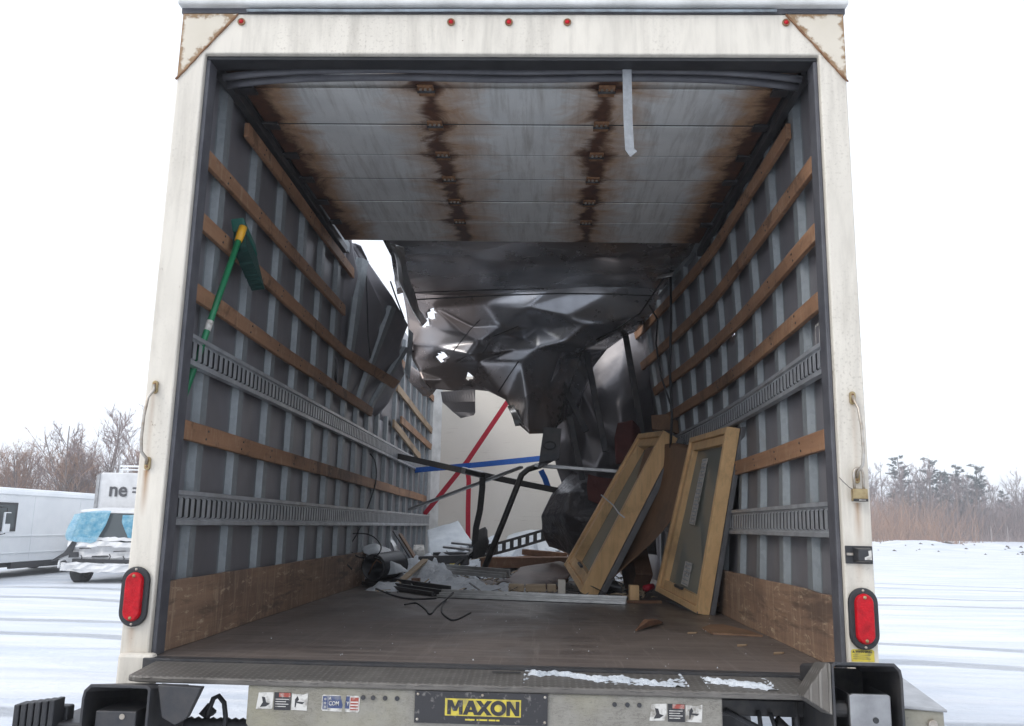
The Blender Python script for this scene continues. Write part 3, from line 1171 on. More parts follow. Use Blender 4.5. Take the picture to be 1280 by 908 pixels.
track(-1, .07, 6.6, 2.110, 2.222, plain, wall_l)
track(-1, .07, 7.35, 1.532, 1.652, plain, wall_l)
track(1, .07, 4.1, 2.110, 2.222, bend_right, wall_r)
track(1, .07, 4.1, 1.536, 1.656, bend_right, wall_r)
# small framed notice stuck on the right wall
nt = MB().box(1.186, 1.1965, .19, .29, 2.235, 2.33).build('wall_notice', 'sticker_white', wall_r)
MB().box(1.184, 1.1858, .203, .236, 2.246, 2.319).build('print_block', 'wall_sheet', nt)
MB().box(1.184, 1.1858, .246, .279, 2.246, 2.319).build('print_block', 'wall_sheet', nt)
# top rails along the eaves
MB().grid([[(-XI + d, y, z) for y in linspace(.12, 2.75, 12)] for d, z in ((.002, 3.345), (.03, 3.345), (.035, 3.40), (.002, 3.44))]).build('eave_rail', 'galvanised', truck, solid=.003)
MB().grid([[bend_right((XI - d, y, z)) for y in linspace(.12, 4.5, 20)] for d, z in ((.002, 3.345), (.03, 3.345), (.035, 3.40), (.002, 3.44))]).build('eave_rail', 'galvanised', truck, solid=.003)

# ---- floor, sill
MB().box(-1.195, 1.195, .003, 7.5, 1.03, 1.10).build('cargo_floor', 'floor_boards', truck)
MB().box(-1.145, 1.145, -.055, .0, 1.035, 1.104).build('sill_plate', 'dark_steel', truck, bevel=.003)

# ---- front bulkhead, corner post with its rivets
bk = MB().box(-1.10, 1.19, 7.5, 7.54, 1.0, 3.35).build('bulkhead', 'bulkhead_laminate', truck)
MB().prism([(-1.198, 7.36, 1.05), (-1.15, 7.36, 1.05), (-1.085, 7.46, 1.05), (-1.06, 7.498, 1.05), (-1.198, 7.498, 1.05)], (0, 0, 2.25)).build('corner_post', 'white_trim', bk, bevel=.004)
for i in range(15):
    dome((-1.078, 7.492, 1.2 + i * .14), .011, .01, 8, 3).build('rivet', 'black_steel', bk, smooth=True)

# ---- roof above the door, still in place
MB().grid([[(x, y, 3.452 + .01 * crumple(Vector((x, y, 0)), folds(8))) for x in linspace(-1.22, 1.22, 20)] for y in linspace(.05, 2.35, 20)]).build('roof_skin', 'torn_aluminium', truck, smooth=True, solid=.004)

# ---- roll-up door, open under the roof
door = MB().box(-1.128, 1.128, .35, .662, 3.332, 3.352).build('roll_up_door', 'door_skin', truck)
door['label'] = 'open roll-up door with rust stained panels'
edges = [.676, .986, 1.0, 1.285, 1.299, 1.603, 1.617, 1.926, 1.940, 2.29]
for a, b in zip(edges[0::2], edges[1::2]):
    dz = rnd.uniform(-.003, .003)
    MB().box(-1.128, 1.128, a, b, 3.332 + dz, 3.352 + dz).build('door_panel', 'door_skin', door)
for yj in (.669, .993, 1.292, 1.61, 1.933):
    MB().box(-1.127, 1.127, yj - .0066, yj + .0066, 3.3335, 3.350).build('panel_joint', 'black_rubber', door)
# the lowest panel curves down behind the header
rows = []
for y, z in ((.343, 3.334), (.29, 3.332), (.24, 3.326), (.19, 3.316), (.15, 3.302)):
    rows.append([(x, y, z + .012 * math.sin(x * 2.6 + .4) * clamp01((.345 - y) / .2)) for x in linspace(-1.125, 1.125, 30)])
MB().grid(rows).build('door_panel', 'door_skin', door, smooth=True, solid=.02)
seal = []
for x in linspace(-1.125, 1.125, 36):
    sag = -.028 * math.exp(-((x - .02) / .42) ** 2) + .014 * math.sin(x * 3.1 + 1.5) - .035 * clamp01((abs(x) - .75) / .4) ** 2
    seal.append((x, .125, 3.302 + sag))
MB().ribbon(seal, .026, .012, (0, -.25, 1)).build('bottom_seal', 'seal_grey', door, smooth=True)
MB().ribbon([(p[0], p[1] + .045, p[2] - .006) for p in seal], .03, .01, (0, -.3, 1)).build('bottom_seal', 'seal_grey', door, smooth=True)
for yj in (.346, .668, .993, 1.292, 1.61, 1.933):
    for xh in (-.355, .395):
        hh = MB().box(xh - .034, xh + .034, yj - .045, yj - .002, 3.322, 3.331).build('hinge', 'rust', door, bevel=.003)
        MB().box(xh - .034, xh + .034, yj + .002, yj + .045, 3.322, 3.331).build('hinge', 'rust', door, bevel=.003)
        MB().tube([(xh - .036, yj, 3.321), (xh + .036, yj, 3.321)], .007, 8).build('hinge_pin', 'dark_steel', door, smooth=True)
        for bx in (-.02, 0, .02):
            MB().tube([(xh + bx, yj - .022, 3.322), (xh + bx, yj - .022, 3.315)], .006, 6).build('hinge_bolt', 'bright_steel', door)
    for s in (-1, 1):
        MB().cbeam((s * 1.07, yj, 3.322), (s * 1.145, yj, 3.322), .06, .012).build('roller_bracket', 'dark_steel', door, bevel=.002)
for s in (-1, 1):
    MB().box(s * 1.155 - .017, s * 1.155 + .017, .17, 2.42, 3.285, 3.33).build('overhead_track', 'dark_steel', door, bevel=.003)
# pull strap hanging from the lowest panel
MB().ribbon([(.452, .10, 3.30), (.452, .085, 3.285), (.453, .084, 3.2), (.456, .09, 3.06), (.462, .097, 2.955), (.478, .098, 2.937)], .034, .004, [(1, 0, 0)] * 5 + [(1, 0, .3)]).build('pull_strap', 'grey_webbing', door)
MB().tube([(-.02, .19, 3.345), (.03, .18, 3.34), (.06, .185, 3.342)], .012, 8).build('spring_end', 'brass', door, smooth=True)
MB().tube([(-1.1, .2, 3.40), (1.1, .2, 3.40)], .018, 10).build('spring_shaft', 'dark_steel', door, smooth=True)
MB().tube([(-.4, .17, 3.335), (-.2, .175, 3.338), (-.02, .18, 3.348)], .005, 6).build('lift_cable', 'bright_steel', door, smooth=True)

# ---- the collapsed roof: sheets hanging across the box
HOLES = [((-0.740, 3.750, 3.201), .035), ((-0.802, 3.750, 3.147), .035), ((-0.661, 3.900, 2.871), .03), ((-0.435, 3.900, 2.723), .022)]

upper = creased([
    [(-.93, 2.2, 3.435), (0.1, 2.2, 3.435), (1.15, 2.2, 3.435)],
    [(-0.873, 2.550, 3.332), (-0.067, 2.650, 3.340), (0.792, 2.600, 3.333), (1.277, 2.550, 3.367)],
    [(-0.915, 2.950, 3.283), (-0.077, 3.000, 3.331), (0.499, 3.050, 3.365), (1.191, 3.000, 3.370)],
    [(-0.965, 3.400, 3.275), (-0.588, 3.500, 3.294), (-0.095, 3.600, 3.354), (0.527, 3.500, 3.372), (1.129, 3.420, 3.332)],
], 22, .02, 19, edge=.0, smooth=4)
roof = creased([
    [(-0.985, 3.450, 3.404), (-0.598, 3.550, 3.438), (-0.100, 3.650, 3.486), (0.529, 3.550, 3.490), (1.193, 3.500, 3.470)],
    [(-0.977, 3.750, 3.171), (-0.659, 3.620, 3.144), (-0.370, 3.980, 3.235), (0.159, 3.750, 3.239), (1.026, 3.850, 3.262)],
    [(-0.959, 3.850, 2.983), (-0.404, 3.650, 2.980), (-0.037, 4.050, 3.106), (0.418, 3.800, 3.024), (0.964, 4.100, 3.165)],
    [(-0.907, 3.950, 2.804), (-0.474, 3.800, 2.815), (-0.089, 3.750, 2.844), (0.233, 4.100, 2.882), (0.611, 4.300, 3.030)],
    [(-0.762, 4.000, 2.642), (-0.619, 4.020, 2.621), (-0.407, 4.000, 2.634), (-0.272, 3.950, 2.589), (-0.140, 3.900, 2.558), (-0.086, 3.900, 2.468), (0.013, 3.850, 2.322), (0.237, 4.000, 2.349), (0.481, 4.400, 2.558)],
], 40, .06, 27, holes=HOLES, edge=.012, smooth=1)
roof = roof.build('collapsed_roof', 'torn_aluminium', truck, smooth=True, solid=.003)
upper.build('roof_sheet', 'torn_aluminium', roof, smooth=True, solid=.003)
roof['label'] = 'crumpled dark roof sheet hanging into the box'
MB().grid([resample(r, 14) for r in ([(-0.676, 4.000, 2.617), (-0.393, 3.980, 2.638)], [(-0.662, 4.020, 2.534), (-0.388, 3.950, 2.535)], [(-0.572, 4.000, 2.453), (-0.386, 3.970, 2.446)], [(-0.503, 3.980, 2.400), (-0.397, 3.950, 2.424)])]).build('roof_flap', 'torn_wall', roof, smooth=False, solid=.003)
MB().grid([resample(r, 10) for r in ([(-0.123, 3.850, 2.486), (-0.071, 3.800, 2.493)], [(-0.082, 3.800, 2.404), (-0.018, 3.780, 2.377)], [(-0.056, 3.850, 2.327), (0.020, 3.800, 2.329)])]).build('roof_flap', 'bare_aluminium', roof, smooth=True, solid=.003)
# a shiny curl along the torn left edge of the roof
sheet([[(-0.832, 2.230, 3.282), (-0.810, 2.280, 3.288), (-0.758, 2.280, 3.267)], [(-0.830, 2.480, 3.233), (-0.780, 2.380, 3.170), (-0.762, 2.530, 3.205)], [(-0.838, 2.680, 3.170), (-0.775, 2.580, 3.087), (-0.753, 2.780, 3.143)],
       [(-0.798, 2.880, 3.066), (-0.741, 2.780, 2.984), (-0.746, 3.080, 3.071)], [(-0.770, 3.180, 3.023), (-0.718, 3.080, 2.952), (-0.726, 3.380, 3.060)]], 18, 40, .03, 33).build('roof_edge_curl', 'bare_aluminium', roof, smooth=True, solid=.003)
sheet([[(-1.011, 4.300, 2.923), (-0.848, 4.100, 2.819), (-0.733, 4.100, 2.766)], [(-0.990, 4.350, 2.764), (-0.843, 4.200, 2.679), (-0.728, 4.100, 2.645)], [(-0.881, 4.400, 2.640), (-0.819, 4.350, 2.627), (-0.773, 4.200, 2.619)]], 22, 22, .06, 44).build('roof_flap', 'torn_aluminium', roof, smooth=True, solid=.003)
# two dark seams in the roof sheet
MB().tube([(-0.785, 2.920, 3.158), (-0.300, 2.950, 3.190), (0.154, 2.900, 3.193)], .004, 6).build('roof_seam', 'black_rubber', roof)
MB().tube([(-0.790, 3.000, 3.127), (-0.248, 3.050, 3.177), (0.269, 3.000, 3.187), (0.667, 3.000, 3.186), (0.922, 3.000, 3.178)], .005, 6).build('roof_seam', 'black_rubber', roof)
MB().tube([(-0.338, 3.550, 3.118), (-0.406, 3.500, 3.030), (-0.536, 3.500, 2.852)], .004, 5).build('roof_seam', 'black_rubber', roof)
MB().tube([(-0.040, 3.600, 3.083), (-0.220, 3.500, 2.982), (-0.309, 3.500, 2.842)], .005, 5).build('roof_seam', 'black_rubber', roof)
MB().tube([(-0.032, 3.500, 2.784), (-0.103, 3.500, 2.672), (-0.184, 3.600, 2.563)], .005, 5).build('roof_seam', 'black_rubber', roof)

# ---- right wall skin folded across the box, with its posts
fold = creased([
    [(0.236, 4.400, 2.960), (0.381, 4.200, 3.090), (0.547, 4.400, 3.278), (0.800, 4.500, 3.392), (1.085, 4.400, 3.472)],
    [(0.220, 4.500, 2.708), (0.402, 4.150, 2.684), (0.552, 4.450, 2.776), (0.815, 4.300, 2.825), (1.100, 4.400, 2.846)],
    [(0.244, 4.400, 2.347), (0.390, 4.300, 2.339), (0.562, 4.600, 2.374), (0.842, 4.250, 2.341), (1.129, 4.400, 2.362)],
    [(0.321, 4.600, 1.952), (0.586, 4.400, 2.013), (0.861, 4.450, 1.954), (1.125, 4.400, 1.956)],
    [(0.408, 4.600, 1.463), (0.628, 4.500, 1.415), (0.863, 4.500, 1.354), (1.118, 4.400, 1.330)],
], 26, .07, 65, edge=.015, smooth=2).build('folded_wall_panel', 'torn_wall', truck, smooth=True, solid=.003)
fold['label'] = 'right wall skin crushed and folded across the box'
for a, b in (((0.248, 4.200, 2.888), (0.521, 4.100, 2.320)), ((0.500, 4.150, 3.108), (0.674, 4.050, 2.155)), ((0.847, 4.200, 3.193), (0.984, 4.000, 2.188)), ((0.379, 4.000, 2.437), (0.490, 4.100, 1.929))):
    MB().cbeam(a, b, .05, .03, (0, 1, 0)).build('bent_post', 'dark_steel', fold, bevel=.004)
MB().tube([(0.473, 4.000, 2.968), (0.363, 3.950, 2.625), (0.251, 4.000, 2.272)], .006, 6).build('loose_wire', 'black_rubber', fold)
# lamp wires hanging down the right wall
MB().tube([(1.040, 2.900, 3.338), (1.017, 2.750, 2.943), (1.010, 2.800, 2.622), (1.029, 2.850, 2.302), (1.023, 2.900, 2.091)], .009, 6).build('lamp_cable', 'black_rubber', wall_r, smooth=True)
MB().tube([(0.943, 3.300, 3.185), (0.960, 3.000, 3.003), (0.940, 2.950, 2.818), (0.964, 2.900, 2.584), (1.019, 2.850, 2.384)], .007, 6).build('lamp_cable', 'black_rubber', wall_r, smooth=True)
MB().tube([(1.020, 3.000, 3.326), (0.895, 3.500, 3.173), (0.746, 3.900, 3.137), (0.525, 4.000, 3.035)], .007, 6).build('lamp_cable', 'black_rubber', wall_r, smooth=True)
MB().tube([(-1.085, 2.800, 3.243), (-1.079, 2.850, 3.054), (-1.062, 2.850, 2.826), (-1.027, 2.800, 2.658)], .005, 6).build('lamp_cable', 'black_rubber', torn_l, smooth=True)
MB().tube([(-0.924, 2.850, 3.219), (-0.890, 2.950, 3.112), (-0.858, 3.100, 3.015)], .006, 6).build('lamp_cable', 'black_rubber', torn_l, smooth=True)
sheet([[(0.943, 2.850, 3.287), (1.046, 2.800, 3.296)], [(0.931, 2.850, 3.264), (1.035, 2.800, 3.267)]], 14, 6, .03, 12).build('roof_edge_curl', 'bare_aluminium', roof, smooth=True, solid=.002)
# strut at the foot of the torn panel
MB().cbeam((-1.161, 4.050, 2.517), (-1.247, 3.900, 2.190), .035, .02, (0, 1, 0)).build('bent_strut', 'dark_steel', torn_l, bevel=.003)
sheet([[(-0.928, 3.750, 3.080), (-0.896, 3.800, 3.052)], [(-0.961, 3.900, 2.860), (-0.930, 4.000, 2.866)], [(-0.986, 4.000, 2.778), (-0.944, 4.050, 2.721)]], 10, 24, .05, 91).build('torn_flap', 'galvanised', torn_l, smooth=True, solid=.002)

# ---- tail-lift platform, bumper, plate and stickers
plat = MB().prism([(-1.10, -.10, 1.075), (-1.10, -.245, 1.065), (-1.06, -.26, 1.064), (.97, -.26, 1.064), (.97, -.058, 1.078), (-1.10, -.058, 1.078)], (0, 0, .019))
plat = plat.build('lift_platform', 'tread_plate', truck, bevel=.005)
pa = [(x, -.258 + rnd.uniform(-.003, .003), 1.0785 + rnd.uniform(-.003, .003)) for x in linspace(-1.05, .968, 120)]
MB().tube(pa, [.003 + rnd.uniform(-.0016, .0016) for _ in pa], 6).build('worn_edge', 'tread_plate', plat, smooth=True)
MB().box(-1.05, .95, -.062, -.057, 1.098, 1.1055).build('hinge_strip', 'dark_steel', plat)
MB().box(.0, .09, -.11, -.10, 1.0972, 1.0985).build('slot', 'black_rubber', plat)
bump = MB().prism([(-.728, -.25, .935), (-.728, -.25, 1.044), (.69, -.25, 1.044), (.69, -.25, .90), (-.70, -.25, .90)], (0, .04, 0)).build('bumper', 'bumper_paint', truck, bevel=.004)
for px_ in (-.378, -.348, -.312, -.276, .372, .41, .445):
    MB().tube([(px_, -.2515, 1.018), (px_, -.2555, 1.018)], .007, 10).build('bolt', 'dark_steel', bump, bevel=.001)
mp = MB().box(-.222, .174, -.2565, -.2505, .952, 1.0425).build('maker_plate', 'sticker_black', bump, bevel=.001)
MB().box(-.131, .095, -.2575, -.2568, .975, 1.0235).build('yellow_field', 'sticker_yellow', mp)


def block_letter(name, x0, w_, strokes):
    # heavy plate lettering: each stroke a flat bar (x along the plate, z up, both 0..1), a hair proud of the last
    m = MB()
    z0, h_ = .9785, .0405
    for q, (xa, za, xb, zb, t_) in enumerate(strokes):
        a = Vector((x0 + w_ * xa, -.2578 - q * .00012, z0 + h_ * za))
        b = Vector((x0 + w_ * xb, -.2578 - q * .00012, z0 + h_ * zb))
        if abs(xa - xb) < .01:
            o_ = Vector((t_ * .5, 0, 0))
        else:
            o_ = Vector((t_ * .62, 0, 0)) if abs(zb - za) > .2 else Vector((0, 0, t_ * .5))
        m.prism([a - o_, a + o_, b + o_, b - o_], (0, -.0006, 0))
    return m.build(name, 'sticker_black', mp)


block_letter('letter', -.124, .046, ((.12, 0, .12, 1, .011), (.88, 0, .88, 1, .011), (.2, 1, .5, .25, .009), (.8, 1, .5, .25, .009)))
block_letter('letter', -.075, .042, ((.1, 0, .5, 1, .011), (.9, 0, .5, 1, .011), (.25, .28, .75, .28, .007)))
block_letter('letter', -.035, .040, ((.08, 0, .92, 1, .012), (.92, 0, .08, 1, .012)))
MB().grid([[(.0275 + rx * math.cos(a), -.2578 - dy, .99875 + rz * math.sin(a)) for a in linspace(0, 2 * math.pi, 25)] for rx, rz, dy in ((.0115, .0105, 0), (.0115, .0105, .0008), (.0235, .0215, .0008), (.0235, .0215, 0))]).build('letter', 'sticker_black', mp)
block_letter('letter', .054, .034, ((.1, 0, .1, 1, .011), (.9, 0, .9, 1, .011), (.1, 1, .9, 0, .010)))
for i, (a, b) in enumerate(((-.07, -.042), (-.036, -.03), (-.028, -.004), (0, .02), (.022, .032))):
    MB().box(a, b, -.2572, -.2567, .9625, .9668).build('print_line', 'sticker_yellow', mp)
for bx, bz in ((-.213, 1.033), (-.213, .962), (.166, 1.033), (.166, .962), (-.02, 1.034)):
    dome((bx, -.2565, bz), .0045, .003, 8, 3).build('screw', 'bright_steel', mp, smooth=True)


def pictogram(x0, par, z0=.977, z1=1.026):
    """two torn pictogram labels either side of a black text label"""
    a = MB().prism([(x0, -.2508, z0), (x0 + .05, -.2508, z0 + .002), (x0 + .051, -.2508, z1), (x0 + .006, -.2508, z1 - .002)], (0, -.0006, 0)).build('warning_label', 'sticker_white', par)
    MB().prism([(x0 + .012, -.2516, z0 + .006), (x0 + .03, -.2516, z0 + .008), (x0 + .042, -.2516, z0 + .016), (x0 + .03, -.2516, z0 + .02), (x0 + .026, -.2516, z0 + .034), (x0 + .016, -.2516, z0 + .036), (x0 + .02, -.2516, z0 + .02)], (0, -.0004, 0)).build('pictogram', 'sticker_black', a)
    b = MB().box(x0 + .054, x0 + .104, -.2516, -.2509, z0 - .001, z1).build('warning_label', 'sticker_black', par)
    MB().box(x0 + .068, x0 + .103, -.2522, -.2517, z1 - .013, z1 - .001).build('red_header', 'sticker_red', b)
    for i in range(4):
        MB().box(x0 + .058, x0 + .098 - .008 * (i % 2), -.2522, -.2517, z1 - .0205 - i * .0068, z1 - .0185 - i * .0068).build('print_line', 'sticker_white', b)
    c_ = MB().prism([(x0 + .107, -.2508, z0), (x0 + .154, -.2508, z0 - .001), (x0 + .156, -.2508, z1), (x0 + .14, -.2508, z1 - .005), (x0 + .107, -.2508, z1 - .002)], (0, -.0006, 0)).build('warning_label', 'sticker_white', par)
    MB().prism([(x0 + .117, -.2516, z0 + .03), (x0 + .124, -.2516, z0 + .04), (x0 + .129, -.2516, z0 + .03), (x0 + .124, -.2516, z0 + .024), (x0 + .146, -.2516, z0 + .023), (x0 + .14, -.2516, z0 + .017), (x0 + .122, -.2516, z0 + .02), (x0 + .12, -.2516, z0 + .008), (x0 + .117, -.2516, z0 + .008)], (0, -.0004, 0)).build('pictogram', 'sticker_black', c_)


pictogram(-.700, bump)
pictogram(.475, bump, .975, 1.024)
fs_ = MB().prism([(-.502, -.2508, .982), (-.498, -.2508, .977), (-.392, -.2508, .975), (-.388, -.2508, .979), (-.388, -.2508, 1.018), (-.392, -.2508, 1.022), (-.498, -.2508, 1.023), (-.502, -.2508, 1.019)], (0, -.0006, 0)).build('flag_label', 'sticker_white', bump)
MB().box(-.499, -.484, -.2517, -.2509, .981, 1.019).build('star_field', 'sticker_blue', fs_)
for zz in (.989, 1.0, 1.011):
    lettering('*', .017, (-.4915, -.2522, zz - .004), 'sticker_white', fs_, 'star')
MB().box(-.483, -.418, -.2516, -.2509, .985, 1.02).build('blue_field', 'sticker_blue', fs_)
lettering('A', .014, (-.477, -.2521, 1.0125), 'sticker_white', fs_, sx=.8)
lettering('COM', .017, (-.465, -.2521, .9985), 'sticker_white', fs_, bold=.0002, sx=.8)
lettering('Y', .017, (-.423, -.2521, .9985), 'sticker_white', fs_, bold=.0002, sx=.8)
MB().box(-.416, -.391, -.2516, -.2509, .981, 1.017).build('red_field', 'sticker_red', fs_)
for i in range(3):
    MB().box(-.415, -.392, -.2521, -.2517, .985 + i * .0085, .9885 + i * .0085).build('stripe', 'sticker_white', fs_)
MB().prism([(-.447, -.2526, 1.024), (-.428, -.2526, 1.024), (-.432, -.2526, .99), (-.43, -.2526, .974), (-.441, -.2526, .974), (-.438, -.2526, .995)], (0, -.0004, 0)).build('worn_patch', 'bumper_paint', fs_)
bump.location.z = .02
# ---- lift bracket on each side: an arched pocket, the hinge block in it, an outer step
for s in (-1, 1):
    a0, a1 = s * .978, s * 1.178
    zt_ = 1.19 if s > 0 else 1.075
    zb_ = .86
    arch = [(a0, -.36, zb_), (a0, -.36, zt_ - .008), (a0 + s * .01, -.36, zt_), (a1 - s * .022, -.36, zt_), (a1 - s * .004, -.36, zt_ - .018), (a1, -.36, zt_ - .04), (a1, -.36, zb_),
            (a1 - s * .008, -.36, zb_), (a1 - s * .008, -.36, zt_ - .042), (a1 - s * .012, -.36, zt_ - .022), (a1 - s * .025, -.36, zt_ - .009), (a0 + s * .013, -.36, zt_ - .009), (a0 + s * .008, -.36, zt_ - .014), (a0 + s * .008, -.36, zb_)]
    br = MB().prism(arch, (0, .31, -.05)).build('lift_bracket', 'dark_steel', truck, bevel=.002)
    MB().box(min(a0, a1) + .01, max(a0, a1) - .01, -.07, -.055, zb_, zt_ - .061).build('back_plate', 'black_steel', br)
    if s > 0:
        MB().prism([(.912, -.30, 1.083), (.976, -.362, 1.045), (.976, -.362, 1.186), (.968, -.345, 1.186)], (.0, .10, -.012)).build('slanted_cheek', 'tread_plate', br, bevel=.003)
        hb = MB().prism([(1.03, -.345, .84), (1.03, -.345, 1.098), (1.04, -.345, 1.102), (1.137, -.345, 1.102), (1.146, -.345, 1.098), (1.146, -.345, .84)], (0, .012, 0))
        hb = hb.build('hinge_block', 'silver_bar', br, bevel=.003)
        MB().box(1.03, 1.036, -.332, -.2, .84, 1.10).build('block_side', 'dark_steel', br, bevel=.002)
        MB().box(1.14, 1.146, -.332, -.2, .84, 1.10).build('block_side', 'dark_steel', br, bevel=.002)
        MB().tube([(1.101, -.3458, 1.032), (1.101, -.3468, 1.032)], .0085, 14).build('pin_hole', 'black_rubber', br)
        MB().tube([(.985, -.31, 1.055), (1.029, -.31, 1.055)], .024, 16).build('hinge_pin', 'black_steel', br, bevel=.003)
    else:
        hb = MB().box(-1.14, -1.02, -.345, -.2, .80, 1.0).build('hinge_block', 'dark_steel', br, bevel=.004)
        MB().prism([(-.965, -.345, 1.075), (-.835, -.345, 1.07), (-.872, -.345, .985), (-.905, -.345, .965), (-.945, -.345, .985)], (0, .03, 0)).build('slanted_cheek', 'dark_steel', br, bevel=.003)
        MB().tube([(-1.06, -.3468, .985), (-1.06, -.3478, .985)], .008, 14).build('pin_hole', 'bright_steel', br)
    stp = MB().box(min(s * 1.182, s * 1.30), max(s * 1.182, s * 1.30), -.33, -.05, .93 if s > 0 else .86, 1.062 if s > 0 else .96).build('corner_step', 'bumper_paint' if s > 0 else 'dark_steel', truck, bevel=.006)
    if s > 0:
        MB().hexa([(1.181, -.338, 1.064), (1.306, -.338, 1.056), (1.306, -.04, 1.095), (1.181, -.04, 1.103), (1.181, -.338, 1.072), (1.306, -.338, 1.064), (1.306, -.04, 1.103), (1.181, -.04, 1.111)]).build('tread', 'silver_bar', stp, bevel=.003)
        MB().tube([(1.262, -.331, 1.025), (1.262, -.343, 1.025)], .013, 10).build('bolt', 'bright_steel', stp, bevel=.002)
    else:
        for i in range(6):
            MB().box(-1.375 + i * .0205, -1.359 + i * .0205, -.36, -.30, .92, 1.012 + .003 * i).build('rubber_tooth', 'black_rubber', stp, bevel=.003)
        MB().box(-1.378, -1.245, -.30, -.26, .80, 1.0).build('rubber_block', 'black_rubber', stp, bevel=.006)
# ---- hoses and gear under the platform
MB().tube([(-.915, -.06, .90), (-.908, -.07, .95), (-.892, -.08, .99), (-.872, -.09, 1.0), (-.853, -.09, .98), (-.845, -.09, .94), (-.845, -.09, .89)], .008, 8).build('hydraulic_hose', 'black_rubber', truck, smooth=True)
pa = [(-1.0 + .012 * i, -.07, .905) for i in range(30)]
MB().tube(pa, [.027 if i % 2 else .021 for i in range(30)], 10).build('corrugated_hose', 'black_rubber', truck, smooth=True)
MB().tube([(-.93, -.06, .93), (-.915, -.05, .955), (-.90, -.06, .94)], .016, 8).build('hose_fitting', 'black_rubber', truck, smooth=True)
MB().tube([(-.70, -.06, .87), (-.69, -.05, .925), (-.66, -.06, .90)], .014, 8).build('hose_fitting', 'black_rubber', truck, smooth=True)
MB().cbeam((.72, -.05, 1.005), (.98, -.05, 1.005), .05, .05).build('cross_tube', 'black_steel', truck, bevel=.004)
MB().tube([(.73, -.09, 1.0), (.78, -.09, .975), (.83, -.09, .952), (.86, -.09, .93)], .008, 8).build('hydraulic_hose', 'black_rubber', truck, smooth=True)
MB().tube([(.835, -.09, 1.0), (.84, -.09, .95), (.845, -.09, .88)], .007, 8).build('hydraulic_hose', 'black_rubber', truck, smooth=True)
MB().tube([(.87, -.09, .995), (.885, -.09, .95), (.89, -.09, .88)], .007, 8).build('hydraulic_hose', 'black_rubber', truck, smooth=True)
MB().tube([(.91, -.07, .86), (.91, -.07, .955), (.92, -.07, .965)], .03, 10).build('lift_cylinder', 'black_steel', truck, smooth=True)
MB().tube([(.96, -.06, .86), (.96, -.06, 1.03)], .016, 10).build('lift_cylinder', 'dark_steel', truck, smooth=True)
for s in (-1, 1):
    MB().box(s * .42 - .04, s * .42 + .04, .05, 7.6, .70, .94).build('chassis_rail', 'black_steel', truck)
for y in linspace(.9, 7.2, 8):
    MB().box(-1.19, 1.19, y - .04, y + .04, .945, 1.028).build('cross_member', 'black_steel', truck)
MB().box(-.5, .5, -.20, -.12, .80, .93).build('lift_beam', 'black_steel', truck)


def wheel(cx, cy, r, w, par, name='wheel', rim='bright_steel', ax='X'):
    def pt(a, rr, t):
        return (cx + t, cy + rr * math.cos(a), r + rr * math.sin(a))
    n = 28
    prof = [(-w / 2, r * .6), (-w / 2, r * .93), (-w * .38, r), (w * .38, r), (w / 2, r * .93), (w / 2, r * .6)]
    m = MB().grid([[pt(2 * math.pi * j / n, rr, t) for j in range(n + 1)] for t, rr in prof])
    wl = m.build(name, 'tyre', par, smooth=True)
    prof = [(w * .46, r * .62), (w * .38, r * .58), (w * .1, r * .5), (w * .05, r * .2), (w * .2, r * .16), (w * .2, r * .001)]
    for sgn in (1, -1):
        m = MB().grid([[pt(2 * math.pi * j / n, rr, t * sgn) for j in range(n + 1)] for t, rr in prof])
        m.build('rim', rim, wl, smooth=True)
    return wl


for s in (-1, 1):
    for dx in (.78, 1.04):
        wheel(s * dx, 1.75, .46, .23, truck)
MB().tube([(-.95, 1.75, .46), (.95, 1.75, .46)], .07, 10).build('rear_axle', 'black_steel', truck, smooth=True)


# ================================================================== LOOSE THINGS IN AND ON THE TRUCK
# ---- padlock hooked through the right handle's lower bracket
pl = thing('padlock', 'brass and steel padlock hanging from the right rear handle', 'padlock', (1.206, -.02, 1.655))
MB().box(1.181, 1.231, -.034, -.014, 1.655, 1.697).build('lock_body', 'brass', pl, bevel=.003)
MB().box(1.182, 1.230, -.0345, -.0135, 1.655, 1.664).build('base_band', 'black_steel', pl)
MB().box(1.20, 1.222, -.0352, -.0347, 1.658, 1.661).build('print_line', 'sticker_white', pl)
MB().tube([(1.19, -.024, 1.69), (1.19, -.024, 1.745), (1.193, -.024, 1.758), (1.20, -.024, 1.765), (1.21, -.024, 1.765), (1.218, -.024, 1.758), (1.221, -.024, 1.745), (1.221, -.024, 1.69)], .0048, 8).build('shackle', 'bright_steel', pl, smooth=True)
lone('thin_wire', MB().tube([(1.192, -.028, 1.69), (1.172, -.03, 1.70), (1.155, -.02, 1.72), (1.148, -.004, 1.735)], .0012, 5), 'dark_steel', 'thin dark wire looped beside the padlock', 'wire', (1.192, -.028, 1.69))

# ---- broom tucked behind the left wall track
br = thing('broom', 'green angled broom with yellow collar tucked behind the left wall track', 'broom', (-1.11, -.02, 1.92))
b0, b1 = Vector((-1.183, 0.144, 1.953)), Vector((-1.098, 0.394, 2.729))
ax = (b1 - b0).normalized()
MB().tube([b0 + ax * .03, b0.lerp(b1, .5), b1 - ax * .05], .0125, 12).build('handle', 'green_paint', br, smooth=True)
MB().tube([b0, b0 + ax * .034], [.006, .011], 10).build('handle_tip', 'green_plastic', br, smooth=True)
lb = b0.lerp(b1, .43)
MB().tube([lb - ax * .022, lb + ax * .022], .0129, 14).build('paper_label', 'sticker_white', br, smooth=True)
MB().tube([b1 - ax * .06, b1 - ax * .02, b1 + ax * .012], [.0155, .0175, .0165], 12).build('collar', 'yellow_plastic', br, smooth=True)
hd = MB()
